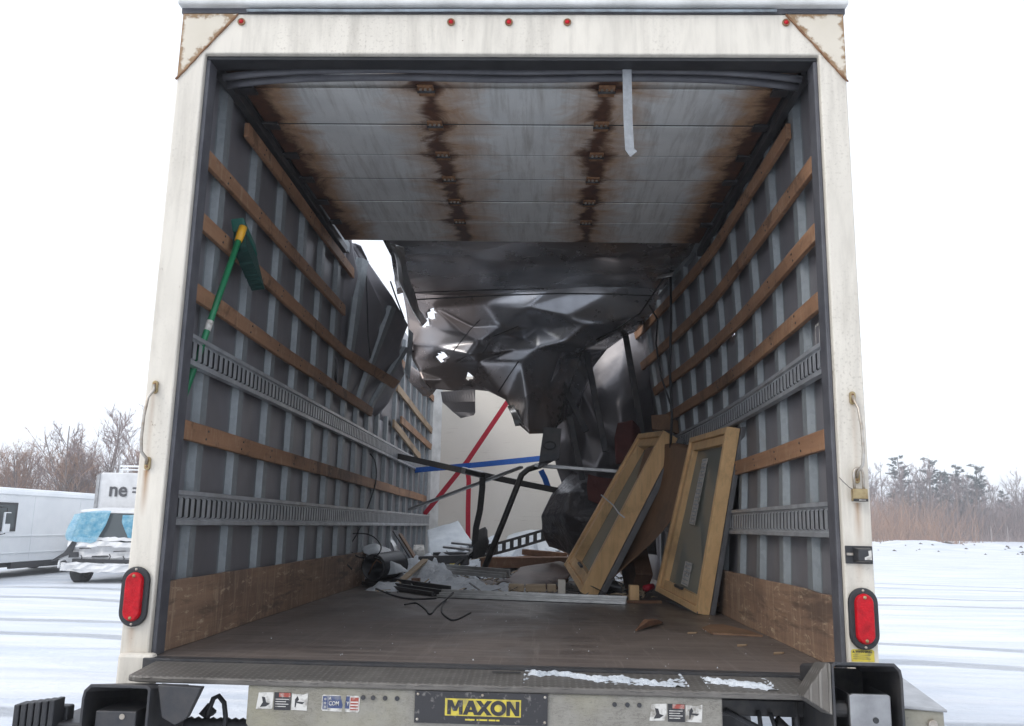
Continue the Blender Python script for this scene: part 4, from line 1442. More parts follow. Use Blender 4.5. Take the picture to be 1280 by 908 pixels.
# flared head: an angled block and its bristles, hanging towards the rear of the truck box
u_ = Vector((.02, .92, -.36)).normalized()
dn = Vector((.12, .30, -.95)).normalized()
o_ = b1 + Vector((-.022, -.012, .045))
nn = u_.cross(dn).normalized() * .028
def quad(a, b, c_, d):
    return [a - nn, b - nn, c_ - nn, d - nn, a + nn, b + nn, c_ + nn, d + nn]
MB().hexa(quad(o_, o_ + u_ * .17, o_ + u_ * .18 + dn * .05, o_ + u_ * .005 + dn * .05)).build('brush_block', 'green_plastic', br, bevel=.006)
nb = 15
for i in range(nb):
    t = (i + .5) / nb
    a = o_ + u_ * (.012 + .165 * t) + dn * .05
    sp_ = u_ * ((t - .5) * .09)
    L_ = .095 + .02 * t + rnd.uniform(-.006, .006)
    e = a + dn * L_ + sp_
    hw = u_ * .0085
    k_ = nn * .85
    MB().hexa([a - hw - k_, a + hw - k_, e + hw - k_ * 1.2, e - hw - k_ * 1.2, a - hw + k_, a + hw + k_, e + hw + k_ * 1.2, e - hw + k_ * 1.2]).build('bristle_tuft', 'green_bristle', br)


# ---- window units leaning on the right wall
def window_unit(name, label, NB, NT, FB, FT, rail, depth, stickers, tape=False):
    NB, NT, FB, FT = map(Vector, (NB, NT, FB, FT))
    a = (FB - NB + FT - NT) * .5
    b = (NT - NB + FT - FB) * .5
    n = b.cross(a).normalized()           # towards the wall
    if n.x < 0:
        n = -n
    t = thing(name, label, 'window', tuple(NB))
    def P(u, v, d=0.0):
        return NB.lerp(FB, u).lerp(NT.lerp(FT, u), v) + n * d
    ru, rv = rail / a.length, rail / b.length

    def piece(u0, u1, v0, v1, d0, d1, nm, mat, bev=.003):
        return MB().hexa([P(u0, v0, d0), P(u1, v0, d0), P(u1, v1, d0), P(u0, v1, d0), P(u0, v0, d1), P(u1, v0, d1), P(u1, v1, d1), P(u0, v1, d1)]).build(nm, mat, t, bevel=bev)
    # outer jambs (deep) and inner sash (set back, thinner)
    piece(0, ru * .55, 0, 1, 0, depth * .72, 'jamb', 'pine')
    piece(1 - ru * .55, 1, 0, 1, 0, depth * .72, 'jamb', 'pine')
    piece(ru * .56, 1 - ru * .56, 0, rv * .55, .002, depth * .72, 'jamb', 'pine')
    piece(ru * .56, 1 - ru * .56, 1 - rv * .55, 1, .002, depth * .72, 'jamb', 'pine')
    piece(ru * .60, ru * 1.5, rv * .58, 1 - rv * .58, .016, depth * .7, 'sash_rail', 'pine')
    piece(1 - ru * 1.5, 1 - ru * .60, rv * .58, 1 - rv * .58, .016, depth * .7, 'sash_rail', 'pine')
    piece(ru * 1.52, 1 - ru * 1.52, rv * .58, rv * 1.4, .018, depth * .7, 'sash_rail', 'pine')
    piece(ru * 1.52, 1 - ru * 1.52, 1 - rv * 1.4, 1 - rv * .58, .018, depth * .7, 'sash_rail', 'pine')
    piece(-.012, 1.012, -.01, 1.01, depth * .74, depth, 'cladding', 'grey_cladding')
    gl = piece(ru * 1.5, 1 - ru * 1.5, rv * 1.38, 1 - rv * 1.38, depth * .5, depth * .56, 'pane', 'glass', 0)
    for (u0, u1, v0, v1) in stickers:
        s_ = piece(u0, u1, v0, v1, depth * .5 - .003, depth * .5 - .001, 'paper_sticker', 'sticker_white', 0)
        n_ = int((v1 - v0) / .022)
        for i in range(n_):
            va = v0 + (i + .35) * (v1 - v0) / n_
            q = MB().hexa([P(lerp(u0, u1, .15), va, depth * .5 - .0045), P(lerp(u0, u1, .85), va, depth * .5 - .0045), P(lerp(u0, u1, .85), va + .006, depth * .5 - .0045), P(lerp(u0, u1, .15), va + .006, depth * .5 - .0045),
                           P(lerp(u0, u1, .15), va, depth * .5 - .0032), P(lerp(u0, u1, .85), va, depth * .5 - .0032), P(lerp(u0, u1, .85), va + .006, depth * .5 - .0032), P(lerp(u0, u1, .15), va + .006, depth * .5 - .0032)])
            q.build('print_line', 'conduit', s_)
    lt = MB().cbeam(P(.42, rv * 1.45, .012), P(.58, rv * 1.45, .012), .02, .016).build('sash_lock', 'dark_steel', t, bevel=.003)
    if tape:
        MB().ribbon([P(-.03, .47, depth * .2), P(-.015, .475, -.012), P(.35, .5, -.012), P(1.03, .52, -.012)], .009, .0015, b).build('binding_tape', 'wrap_plastic', t)
    return t


window_unit('window_unit', 'pine framed window with paper stickers on its glass, leaning on the right wall', (1.0, 1.90, 1.105), (1.125, 1.60, 2.09), (.885, 2.72, 1.165), (1.085, 2.5, 2.12), .062, .10,
            ((.44, .60, .10, .24), (.56, .70, .46, .86)))
window_unit('window_unit', 'pine framed window bound with clear tape, leaning at a slant beside bent hardboard', (.425, 3.0, 1.125), (.985, 2.95, 2.215), (.335, 3.75, 1.27), (.90, 3.7, 2.27), .075, .16, (), True)

# ---- hardboard
hb = MB().grid([resample(r, 16) for r in (
    [(0.887, 3.200, 2.115), (1.037, 2.850, 2.129), (1.153, 2.500, 2.072)],
    [(0.870, 3.350, 2.012), (1.021, 2.900, 1.929), (1.123, 2.520, 1.898)],
    [(0.810, 3.350, 1.781), (0.957, 2.920, 1.727), (1.045, 2.580, 1.709)],
    [(0.699, 3.400, 1.552), (0.856, 2.980, 1.535), (0.942, 2.650, 1.538)],
    [(0.596, 3.400, 1.324), (0.732, 3.150, 1.336), (0.792, 2.900, 1.368)],
    [(0.528, 3.400, 1.133), (0.582, 3.200, 1.153), (0.599, 3.000, 1.188)])])
lone('hardboard_sheet', hb, 'hardboard', 'bent brown hardboard sheet sagging between the two leaning windows', 'board', (.7, 2.8, 1.1), smooth=True, solid=.005, sub=1)
lone('cardboard_piece', MB().prism([(1.109, 2.150, 1.257), (1.180, 2.100, 1.271), (1.179, 2.100, 1.386), (1.149, 2.120, 1.510), (1.121, 2.150, 1.427)], (.01, .03, 0)), 'hardboard', 'upright brown cardboard offcut behind the stickered window', 'board', (1.1, 2.1, 1.2))
lone('cardboard_piece', MB().prism([(1.055, 2.000, 1.128), (1.139, 1.980, 1.140), (1.106, 2.020, 1.248), (1.089, 2.050, 1.250)], (-.02, .05, 0)), 'hardboard', 'pointed brown cardboard scrap on the floor against the right kick board', 'board', (1.08, 2.0, 1.1))
lone('cladding_strip', MB().prism([(0.945, 2.668, 1.104), (1.003, 1.882, 1.104), (1.157, 2.394, 1.104), (1.080, 2.952, 1.104)], (0, 0, .012)), 'grey_cladding', 'grey cladding strip lying under the stickered window', 'strip', (1.0, 2.2, 1.1))
fb = sheet([[(-0.211, 3.529, 1.102), (0.072, 3.380, 1.102), (0.306, 3.656, 1.105)], [(-0.054, 3.700, 1.170), (0.157, 3.750, 1.172), (0.378, 3.700, 1.179)], [(-0.003, 4.100, 1.210), (0.252, 4.100, 1.253), (0.422, 3.900, 1.205)], [(0.110, 4.500, 1.220), (0.325, 4.500, 1.257), (0.460, 4.200, 1.215)]], 30, 26, .015, 71, direction=(0, 0, 1))
lone('hardboard_sheet', fb, 'floor_hardboard', 'wavy dark brown hardboard sheet lying on the floor behind the aluminium channel', 'board', (.1, 3.7, 1.1), smooth=True, solid=.006)
lone('wood_board', MB().cbeam((-0.333, 4.900, 1.227), (0.441, 4.700, 1.252), .25, .09), 'splinter_wood', 'scuffed brown board lying across the floor behind the wavy hardboard', 'board', (0, 4.8, 1.15), bevel=.004)
lone('wood_block', MB().box(.715, .775, 2.62, 2.70, 1.101, 1.20), 'pine', 'small pine block standing between the two leaning windows', 'block', (.745, 2.66, 1.1), bevel=.003)
lone('wood_strip', MB().cbeam((.63, 2.50, 1.109), (.90, 2.56, 1.109), .035, .016), 'splinter_wood', 'thin brown strip beside the pine block on the floor', 'strip', (.75, 2.53, 1.1))
lone('red_can', MB().tube([(0.843, 2.900, 1.164), (0.902, 2.950, 1.177)], [.022, .02], 12), 'red_webbing', 'small red container behind the pine block', 'container', (0.869, 2.900, 1.134), smooth=True)
lone('carpet_scrap', sheet([[(0.593, 3.518, 1.104), (0.719, 3.254, 1.104)], [(0.564, 3.100, 1.186), (0.716, 3.100, 1.179)], [(0.600, 3.300, 1.207), (0.690, 3.300, 1.204)]], 12, 10, .02, 17, direction=(0, 0, 1)), 'grey_cladding', 'grey scrap of matting at the foot of the slanted window', 'scrap', (.6, 3.0, 1.1), smooth=True, solid=.008)
for a, b, nm in (((-0.052, 2.950, 1.150), (0.049, 2.950, 1.147), 'pale wood offcut left of the slanted window, farthest from it'), ((0.060, 2.950, 1.148), (0.193, 2.950, 1.151), 'pale wood offcut in the middle of three behind the aluminium channel'), ((0.203, 2.950, 1.151), (0.262, 2.950, 1.152), 'pale wood offcut lying next to the white block')):
    lone('wood_offcut', MB().cbeam(a, b, .10, .045), 'pale_wood', nm, 'offcut', a, bevel=.004)
lone('white_block', MB().box(.275, .325, 2.93, 2.99, 1.101, 1.205), 'bulkhead_laminate', 'small upright white block at the foot of the slanted window', 'block', (.3, 2.96, 1.1), bevel=.004)
lone('splinter', MB().tube([(.579, 1.042, 1.106), (.64, 1.18, 1.122), (.70, 1.30, 1.118), (.746, 1.398, 1.106)], [.004, .02, .016, .004], 5), 'splinter_wood', 'dark splintered stick lying on the open floor', 'splinter', (.66, 1.2, 1.1))
lone('board_scrap', MB().prism([(.91, 1.0, 1.101), (1.115, .955, 1.101), (1.10, 1.12, 1.101), (1.03, 1.36, 1.101), (.965, 1.34, 1.101), (.90, 1.2, 1.101)], (0, 0, .008)), 'hardboard', 'flat reddish board scrap beside the right kick board', 'board', (1.0, 1.15, 1.1))
for i, (x_, y_, lb_) in enumerate(((.93, .62, 'tiny orange wood chip on the floor near the right kick board'), (1.02, .42, 'tiny pale wood chip on the floor by the right rear post'), (.80, 1.0, 'tiny brown wood chip beside the reddish board scrap'))):
    lone('wood_chip', MB().prism([(x_, y_, 1.101), (x_ + .04, y_ + .02, 1.101), (x_ + .05, y_ + .04, 1.101), (x_ + .01, y_ + .03, 1.101)], (0, 0, .006)), 'slat_wood_pale', lb_, 'wood chip', (x_, y_, 1.1))


# ---- aluminium channels and strips
def channel(a, b, wide, high, mat, label, name='aluminium_channel', lip=.014):
    a, b = Vector(a), Vector(b)
    d = (b - a).normalized()
    s_ = d.cross(Vector((0, 0, 1))).normalized()
    if s_.y > 0:
        s_ = -s_
    z_ = Vector((0, 0, 1))
    prof = [(-.5, 0), (-.5, 1), (-.38, 1), (-.38, .12), (-.1, .12), (-.1, .62), (.06, .62), (.06, .12), (.40, .12), (.40, .42), (.5, .42), (.5, 0)]
    m = MB().prism([a + s_ * (wide * p) + z_ * (high * q) for p, q in prof], b - a)
    return lone(name, m, mat, label, 'channel', tuple(a), bevel=.0015)


channel((-0.480, 2.638, 1.103), (0.676, 2.437, 1.103), .12, .042, 'bare_aluminium', 'long bare aluminium channel lying across the floor')
channel((-1.137, 3.600, 1.105), (-0.472, 2.704, 1.103), .14, .06, 'dark_steel', 'dark grey channel lying end to end with the long aluminium one', 'steel_channel')
channel((-0.584, 3.750, 1.191), (-0.090, 3.550, 1.172), .15, .06, 'bare_aluminium', 'short aluminium channel on the snow behind the long one')

# ---- black corrugated drain pipe with a cable in its mouth
pp = thing('drain_pipe', 'short black drain pipe lying open-ended by the left kick board', 'pipe', (-1.039, 3.350, 1.168))
c0 = Vector((-1.043, 3.350, 1.235))
axp = Vector((.35, .92, .05)).normalized()
so = axp.cross(Vector((0, 0, 1))).normalized()
to = so.cross(axp)
n = 26
rows = []
for t, r in [(0, .082)] + [(i * .02, .098 if i % 2 else .092) for i in range(0, 18)]:
    rows.append([c0 + axp * t + (so * math.cos(2 * math.pi * j / n) + to * math.sin(2 * math.pi * j / n)) * r for j in range(n + 1)])
rows = [[c0 + axp * .34 + (so * math.cos(2 * math.pi * j / n) + to * math.sin(2 * math.pi * j / n)) * .08 for j in range(n + 1)]] + rows
MB().grid(rows).build('pipe_wall', 'black_plastic', pp, smooth=True)
MB().tube([c0 + axp * .2 + so * .03, c0 + axp * .05 + so * .045 + to * .03, c0 - axp * .01 + so * .035 + to * .055, c0 - axp * .0 - so * .0 + to * .02, c0 + axp * .03 - so * .05 - to * .05], .006, 7).build('cable_end', 'splinter_wood', pp, smooth=True)


# ---- snow blown in through the roof
def heap(x0, x1, y0, y1, h, seed, zb=1.1):
    rows = []
    nx, ny = 46, 46
    for i in range(ny):
        row = []
        for j in range(nx):
            u, v = j / (nx - 1), i / (ny - 1)
            x, y = lerp(x0, x1, u), lerp(y0, y1, v)
            e = clamp01(min(u, 1 - u) * 3.2) * clamp01(min(v, 1 - v) * 3.2)
            q = .62 + .45 * noise.noise(Vector((x * 3.1, y * 2.3, seed))) + .38 * noise.noise(Vector((x * 8, y * 7, seed + 3))) + .22 * noise.noise(Vector((x * 21, y * 19, seed + 5)))
            row.append((x, y, zb - .02 + h * max(0, e ** .6 * q)))
        rows.append(row)
    return MB().grid(rows)


SN = 'snow_heap'
for (x0, x1, y0, y1, h, sd_, lb_) in ((-1.13, -.35, 3.35, 5.2, .26, 1, 'lumpy snow heap around the black drain pipe'), (-.8, .15, 3.0, 3.75, .11, 2, 'low icy snow patch behind the long aluminium channel'),
                                     (-1.05, -.75, 2.95, 3.5, .09, 3, 'small snow pile in front of the black drain pipe'), (-1.0, .95, 4.6, 7.3, .36, 4, 'deep snow drift at the front of the cargo box')):
    tag(heap(x0, x1, y0, y1, h, sd_).build(SN, 'snow_debris', None, smooth=True), lb_, 'snow', kind='stuff')
# white plastic wrap bundle on the pipe
lone('plastic_bundle', sheet([[(-1.200, 3.700, 1.333), (-1.101, 3.750, 1.370), (-0.997, 3.800, 1.335)], [(-1.140, 3.500, 1.306), (-1.023, 3.500, 1.343), (-0.911, 3.600, 1.261)], [(-0.965, 3.420, 1.290), (-0.902, 3.400, 1.258), (-0.845, 3.500, 1.198)], [(-0.948, 3.420, 1.166), (-0.874, 3.400, 1.157), (-0.796, 3.500, 1.153)]], 30, 30, .05, 81, direction=(0, -.5, .8)),
     'wrap_plastic', 'crumpled white plastic wrap bundle draped over the drain pipe', 'plastic wrap', (-1.014, 3.500, 1.160), smooth=True, solid=.003)
lone('plastic_sheet', sheet([[(-0.998, 6.000, 1.496), (-0.820, 6.000, 1.556), (-0.689, 6.000, 1.583)], [(-0.940, 5.700, 1.389), (-0.762, 5.800, 1.439), (-0.569, 5.800, 1.427)], [(-0.923, 5.600, 1.269), (-0.721, 5.600, 1.289), (-0.471, 5.600, 1.294)]], 24, 22, .05, 52), 'wrap_plastic',
     'folded pale plastic sheet standing in front of the cream bulkhead', 'plastic sheet', (-0.736, 5.600, 1.273), smooth=True, solid=.004)
lone('plastic_sheet', sheet([[(-0.191, 6.400, 1.427), (0.028, 6.500, 1.481), (0.235, 6.500, 1.502)], [(-0.204, 5.900, 1.339), (0.019, 6.000, 1.389), (0.280, 6.000, 1.410)], [(-0.175, 5.600, 1.270), (0.042, 5.600, 1.290), (0.352, 5.600, 1.312)]], 24, 22, .05, 53), 'wrap_plastic',
     'flat pale plastic sheet lying behind the fallen slotted track', 'plastic sheet', (0.042, 5.600, 1.290), smooth=True, solid=.004)
lone('foam_lump', sheet([[(-0.982, 5.000, 1.343), (-0.894, 5.000, 1.345)], [(-0.973, 4.900, 1.304), (-0.866, 4.900, 1.306)], [(-0.964, 5.000, 1.258), (-0.891, 5.000, 1.260)]], 10, 10, .04, 54), 'sticker_white', 'small white foam lump beside the leaning metal angles', 'foam', (-0.927, 5.000, 1.259), smooth=True, solid=.03)
# a tangle of bent strips
STR = (((-1.114, 4.700, 1.484), (-0.892, 4.400, 1.241), .05, .012, 'dark_steel', 'dark bent angle leaning on the left wall over the snow'),
       ((-1.055, 4.600, 1.459), (-0.838, 4.300, 1.221), .03, .02, 'hardboard', 'brown edged strip leaning beside the dark bent angle'),
       ((-1.203, 4.900, 1.453), (-1.075, 4.700, 1.239), .025, .02, 'silver_bar', 'thin shiny strip leaning closest to the left wall'),
       ((-1.122, 4.600, 1.404), (-0.986, 4.400, 1.239), .04, .006, 'bare_aluminium', 'bright aluminium sliver leaning next to the plastic bundle'),
       ((-0.806, 5.200, 1.270), (-0.420, 5.100, 1.281), .16, .05, 'dark_steel', 'dark metal panel lying under the pale plastic sheet'),
       ((-0.737, 5.300, 1.341), (-0.458, 5.200, 1.320), .09, .02, 'silver_bar', 'grey metal strip on top of the dark metal panel'),
       ((-0.683, 5.500, 1.375), (-0.459, 5.400, 1.360), .07, .02, 'silver_bar', 'upper grey metal strip in front of the pale plastic sheet'),
       ((-0.825, 4.200, 1.251), (-0.422, 4.200, 1.272), .10, .08, 'dark_steel', 'wide dark slotted rail lying across the debris'),
       ((-0.849, 3.250, 1.128), (-0.710, 3.700, 1.285), .05, .016, 'pale_wood', 'pale grey wood lath sticking up out of the snow'),
       ((-0.874, 4.000, 1.257), (-0.671, 3.800, 1.210), .07, .03, 'grey_cladding', 'dark grey plate leaning behind the pale lath'),
       ((-0.555, 4.000, 1.191), (-0.392, 4.300, 1.346), .035, .02, 'black_steel', 'black bar poking up from the snow at the foot of the tube frame'),
       ((-0.383, 5.000, 1.257), (-0.091, 4.900, 1.211), .06, .03, 'black_steel', 'black strip under the near end of the fallen slotted track'),
       ((0.009, 5.200, 1.316), (0.481, 5.000, 1.290), .10, .05, 'splinter_wood', 'dark brown plank behind the wavy hardboard'),
       ((-0.094, 5.000, 1.256), (0.270, 5.300, 1.289), .08, .03, 'splinter_wood', 'dark brown plank half buried in snow'))
for a, b, w_, d_, m_, lb_ in STR:
    lone('scrap_strip', MB().cbeam(a, b, w_, d_), m_, lb_, 'strip', tuple(b), bevel=.003)
lone('yellow_tag', MB().prism([(-0.567, 4.100, 1.241), (-0.484, 4.100, 1.249), (-0.478, 4.050, 1.214), (-0.567, 4.050, 1.212)], (0, .004, .002)), 'sticker_yellow', 'small yellow tag lying on the snow', 'tag', (-0.527, 4.100, 1.211))
lone('dark_block', MB().cbeam((-0.736, 3.200, 1.161), (-0.680, 3.200, 1.163), .06, .035), 'splinter_wood', 'small dark wooden block on the icy snow patch', 'block', (-0.707, 3.200, 1.151), bevel=.003)

# ---- fallen slotted track, black, bent upwards
ftp = [(-0.399, 5.000, 1.306), (-0.183, 5.000, 1.360), (0.018, 5.000, 1.421), (0.213, 5.000, 1.482), (0.368, 4.900, 1.556), (0.482, 4.750, 1.628), (0.585, 4.600, 1.724)]
ftp = resample(ftp, 35)
rows = []
for dz in (-.055, -.03, .03, .055):
    rows.append([p + Vector((0, -.02, dz)) for p in ftp])
ft = MB().grid(rows, keep=lambda i, j, c_: not (i == 1 and j % 2 == 1))
lone('fallen_track', ft, 'black_steel', 'black slotted cargo track fallen loose and curving up over the debris', 'track', tuple(ftp[0]), solid=.006)

# ---- tube frame of a smashed rack, with its dark plate
rk = thing('tube_rack', 'black tube frame of a collapsed rack standing on the debris', 'rack', (-0.284, 4.000, 1.209))
MB().tube([(-0.284, 4.000, 1.209), (-0.135, 4.000, 1.596), (-0.002, 4.000, 1.952), (0.049, 4.000, 1.998), (0.151, 4.000, 2.032)], .024, 10).build('leg', 'black_steel', rk, smooth=True)
MB().cbeam((-0.981, 4.600, 1.672), (-0.003, 4.000, 2.016), .05, .02).build('rail', 'silver_bar', rk, bevel=.004)
MB().cbeam((0.100, 4.000, 2.031), (0.804, 4.000, 1.993), .05, .03).build('rail', 'silver_bar', rk, bevel=.004)
MB().cbeam((-0.583, 4.150, 1.189), (-0.261, 4.300, 1.388), .04, .02).build('brace', 'black_steel', rk, bevel=.003)
plate_ = MB().grid([resample(r, 8) for r in ([(0.172, 3.850, 2.325), (0.311, 3.850, 2.314)], [(0.149, 3.850, 2.160), (0.300, 3.850, 2.144)], [(0.138, 3.850, 2.046), (0.295, 3.850, 2.062)], [(0.126, 3.820, 1.988), (0.281, 3.800, 2.070)])]).build('plate', 'dark_steel', rk, solid=.006)
cpl = Vector((0.218, 3.820, 2.177))
MB().tube([cpl + Vector((.045 * math.cos(a), 0, .03 * math.sin(a))) for a in linspace(0, 2 * math.pi, 20)], .004, 6, False).build('hole_rim', 'black_rubber', rk)

# ---- lashing straps
def strap(name, label, path, mat, w, side, group=None, n=24):
    pts = resample(path, n)
    return lone(name, MB().ribbon(pts, w, .005, side), mat, label, 'strap', tuple(pts[0]), smooth=False)


strap('lashing_strap', 'red strap running slantwise down across the cream bulkhead', [(-0.224, 6.900, 2.979), (-0.692, 7.000, 2.269), (-1.022, 7.100, 1.855), (-1.257, 7.200, 1.577)], 'red_webbing', .055, (1, 0, .35))
strap('lashing_strap', 'red strap hanging straight down the cream bulkhead', [(-0.709, 7.100, 2.248), (-0.676, 7.100, 2.063), (-0.674, 7.100, 1.697), (-0.665, 7.100, 1.390)], 'red_webbing', .055, (1, 0, 0))
strap('lashing_strap', 'thin red strap hanging on the left wall near the corner post', [(-1.246, 6.600, 2.874), (-1.231, 6.600, 2.514), (-1.225, 6.600, 2.159)], 'red_webbing', .02, (1, .5, 0))
bs = strap('lashing_strap', 'blue strap stretched across the box in front of the bulkhead', [(-1.147, 6.000, 2.096), (-0.448, 5.600, 2.139), (0.183, 5.200, 2.183), (0.568, 4.700, 2.200)], 'blue_webbing', .055, (0, .3, 1))
strap('lashing_strap', 'short blue strap end hanging below the dark rack plate', [(0.153, 4.600, 2.031), (0.189, 4.600, 1.963), (0.225, 4.600, 1.867)], 'blue_webbing', .05, (1, 0, .3))
ks = thing('ratchet_strap', 'black ratchet strap stretched across the box with a hanging tail', 'strap', (-0.349, 4.200, 1.957))
MB().ribbon(resample([(-1.237, 4.900, 2.170), (-0.800, 4.600, 2.070), (-0.363, 4.200, 1.964), (-0.085, 4.250, 1.912), (0.315, 4.300, 1.843), (0.617, 4.350, 1.772)], 26), .05, .006, (0, .2, 1)).build('webbing', 'black_webbing', ks)
MB().ribbon(resample([(-0.326, 4.150, 1.948), (-0.322, 4.120, 1.850), (-0.336, 4.120, 1.669), (-0.366, 4.140, 1.529), (-0.375, 4.150, 1.376)], 20), .05, .006, (1, 0, 0)).build('tail', 'black_webbing', ks)
MB().cbeam((-0.503, 4.280, 1.999), (-0.318, 4.120, 1.953), .03, .055).build('ratchet', 'silver_bar', ks, bevel=.004)
MB().cbeam((-0.458, 4.220, 1.989), (-0.315, 4.080, 1.951), .045, .04).build('ratchet_handle', 'black_steel', ks, bevel=.004)
lone('ratchet_bundle', sheet([[(-0.343, 4.300, 1.477), (-0.278, 4.300, 1.517)], [(-0.360, 4.200, 1.400), (-0.254, 4.150, 1.429)], [(-0.381, 4.250, 1.322), (-0.280, 4.200, 1.339)]], 16, 16, .07, 61), 'black_webbing', 'black bundle of webbing where the strap tail meets the debris', 'strap', (-0.319, 4.200, 1.325), smooth=True, solid=.04)

# ---- dark wrapped cargo, red cloth, brown boards behind the windows
lone('black_tarp', sheet([[(0.422, 4.350, 2.007), (0.541, 4.200, 1.987), (0.697, 4.100, 1.958)], [(0.248, 4.300, 1.816), (0.386, 4.050, 1.822), (0.622, 3.950, 1.785)], [(0.164, 4.300, 1.637), (0.341, 4.000, 1.637), (0.588, 3.900, 1.579)], [(0.174, 4.400, 1.486), (0.365, 4.100, 1.468), (0.561, 3.950, 1.400)], [(0.230, 4.500, 1.367), (0.398, 4.300, 1.337), (0.538, 4.100, 1.284)]], 34, 40, .05, 77), 'black_wrap',
     'glossy black tarp bulging over cargo behind the slanted window', 'tarp', (0.385, 4.300, 1.337), smooth=True, solid=.004)
lone('red_cloth', sheet([[(0.767, 4.000, 2.365), (0.877, 3.950, 2.387), (0.947, 4.000, 2.316)], [(0.736, 3.950, 2.243), (0.871, 3.900, 2.228), (0.965, 3.950, 2.183)], [(0.749, 3.950, 2.052), (0.858, 3.900, 2.063), (0.977, 3.950, 2.044)]], 22, 22, .05, 88), 'red_cloth', 'dark red cloth hanging above the slanted window', 'cloth', (0.839, 3.900, 2.050), smooth=True, solid=.006)
lone('cardboard_box', sheet([[(0.524, 3.900, 1.944), (0.709, 3.850, 1.920), (0.859, 3.800, 1.889)], [(0.512, 3.900, 1.844), (0.677, 3.850, 1.783), (0.846, 3.800, 1.766)], [(0.525, 3.900, 1.745), (0.665, 3.850, 1.672), (0.796, 3.800, 1.674)]], 16, 16, .05, 89), 'red_cloth', 'dark red crushed carton under the rack rail', 'carton', (0.677, 3.850, 1.673), solid=.006)
lone('fiber_board', sheet([[(0.992, 3.600, 2.396), (1.112, 3.550, 2.404), (1.176, 3.500, 2.350)], [(0.991, 3.550, 2.293), (1.115, 3.500, 2.289), (1.178, 3.450, 2.249)]], 16, 10, .03, 90), 'hardboard', 'broken brown board edge showing above the two windows', 'board', (1.067, 3.500, 2.264), solid=.02)
lone('cardboard_box', MB().cbeam((0.824, 3.500, 1.382), (0.858, 3.300, 1.142), .12, .3), 'splinter_wood', 'dark brown board standing in shadow between the windows', 'board', (0.857, 3.300, 1.115))

# ---- loose black cables
def cable(label, path, r):
    pts = [Vector(p) for p in path]
    # smooth the path with a Catmull-Rom pass
    out = []
    for i in range(len(pts) - 1):
        p0, p1, p2, p3 = pts[max(0, i - 1)], pts[i], pts[i + 1], pts[min(len(pts) - 1, i + 2)]
        for q in range(6):
            t = q / 6
            out.append(.5 * ((2 * p1) + (p2 - p0) * t + (2 * p0 - 5 * p1 + 4 * p2 - p3) * t * t + (3 * p1 - p0 - 3 * p2 + p3) * t ** 3))
    out.append(pts[-1])
    return lone('cable', MB().tube(out, r, 6), 'black_rubber', label, 'cable', tuple(path[0]), smooth=True)


cable('thin black cable tangled on the floor in front of the aluminium channel', [(-0.605, 2.030, 1.104), (-0.558, 2.145, 1.104), (-0.456, 1.784, 1.104), (-0.400, 1.543, 1.104), (-0.415, 2.030, 1.104), (-0.385, 2.440, 1.130), (-0.381, 2.498, 1.140), (-0.407, 2.294, 1.104), (-0.363, 1.719, 1.104), (-0.293, 1.375, 1.104), (-0.249, 1.313, 1.104), (-0.207, 1.672, 1.104)], .0045)
cable('thin black cable looped on the snow heap by the left wall', [(-1.264, 3.200, 1.468), (-1.080, 3.300, 1.470), (-0.966, 3.200, 1.397), (-0.996, 3.200, 1.324), (-1.108, 3.200, 1.311), (-1.196, 3.250, 1.368), (-1.160, 3.300, 1.469), (-1.154, 3.500, 1.572)], .0045)
cable('black cable hanging down the left wall from the upper track', [(-1.287, 3.900, 2.215), (-1.253, 3.850, 2.135), (-1.156, 3.800, 2.038), (-1.136, 3.800, 1.882), (-1.167, 3.750, 1.707), (-1.190, 3.600, 1.542), (-1.201, 3.500, 1.443)], .005)
cable('black cable lying along the left kick board', [(-1.258, 2.900, 1.418), (-1.199, 2.950, 1.328), (-1.118, 3.000, 1.239)], .006)
cable('black cable trailing from the drain pipe along the dark channel', [(-0.914, 2.813, 1.130), (-0.771, 2.587, 1.110), (-0.615, 2.380, 1.106), (-0.481, 2.477, 1.106)], .006)

# ---- snow left on the sill
def sill_patch(x0, x1, y0, y1, h, seed):
    rows, qs = [], []
    nx, ny = 150, 46
    for i in range(ny):
        row, qr = [], []
        for j in range(nx):
            u, v = j / (nx - 1), i / (ny - 1)
            x, y = lerp(x0, x1, u), lerp(y0, y1, v)
            mid = .82 - .62 * u ** .7 + .16 * noise.noise(Vector((x * 7, 3, seed)))
            wv = 1 - abs(v - mid) / (.10 + .17 * u + .12 * noise.noise(Vector((x * 5, 8, seed))))
            e = clamp01(min(u * 9, (1 - u) * 5))
            q = min(wv, .9) * e + .8 * noise.noise(Vector((x * 26, y * 40, seed))) + .7 * noise.noise(Vector((x * 75, y * 90, seed + 2))) - .12
            qr.append(q)
            row.append((x, y, 1.0835 + .075 * (y + .26) + h * max(0, min(q, 1))))
        rows.append(row)
        qs.append(qr)
    return MB().grid(rows, keep=lambda i, j, c_: qs[i][j] > 0 or qs[i + 1][j + 1] > 0)


tag(sill_patch(.10, .60, -.225, -.055, .011, 3).build('snow_patch', 'snow_debris', None, smooth=True), 'long strip of crusted snow on the tread plate sill', 'snow', kind='stuff')
tag(sill_patch(.655, .86, -.235, -.09, .012, 9).build('snow_patch', 'snow_debris', None, smooth=True), 'short patch of crusted snow on the sill near the slanted cheek', 'snow', kind='stuff')

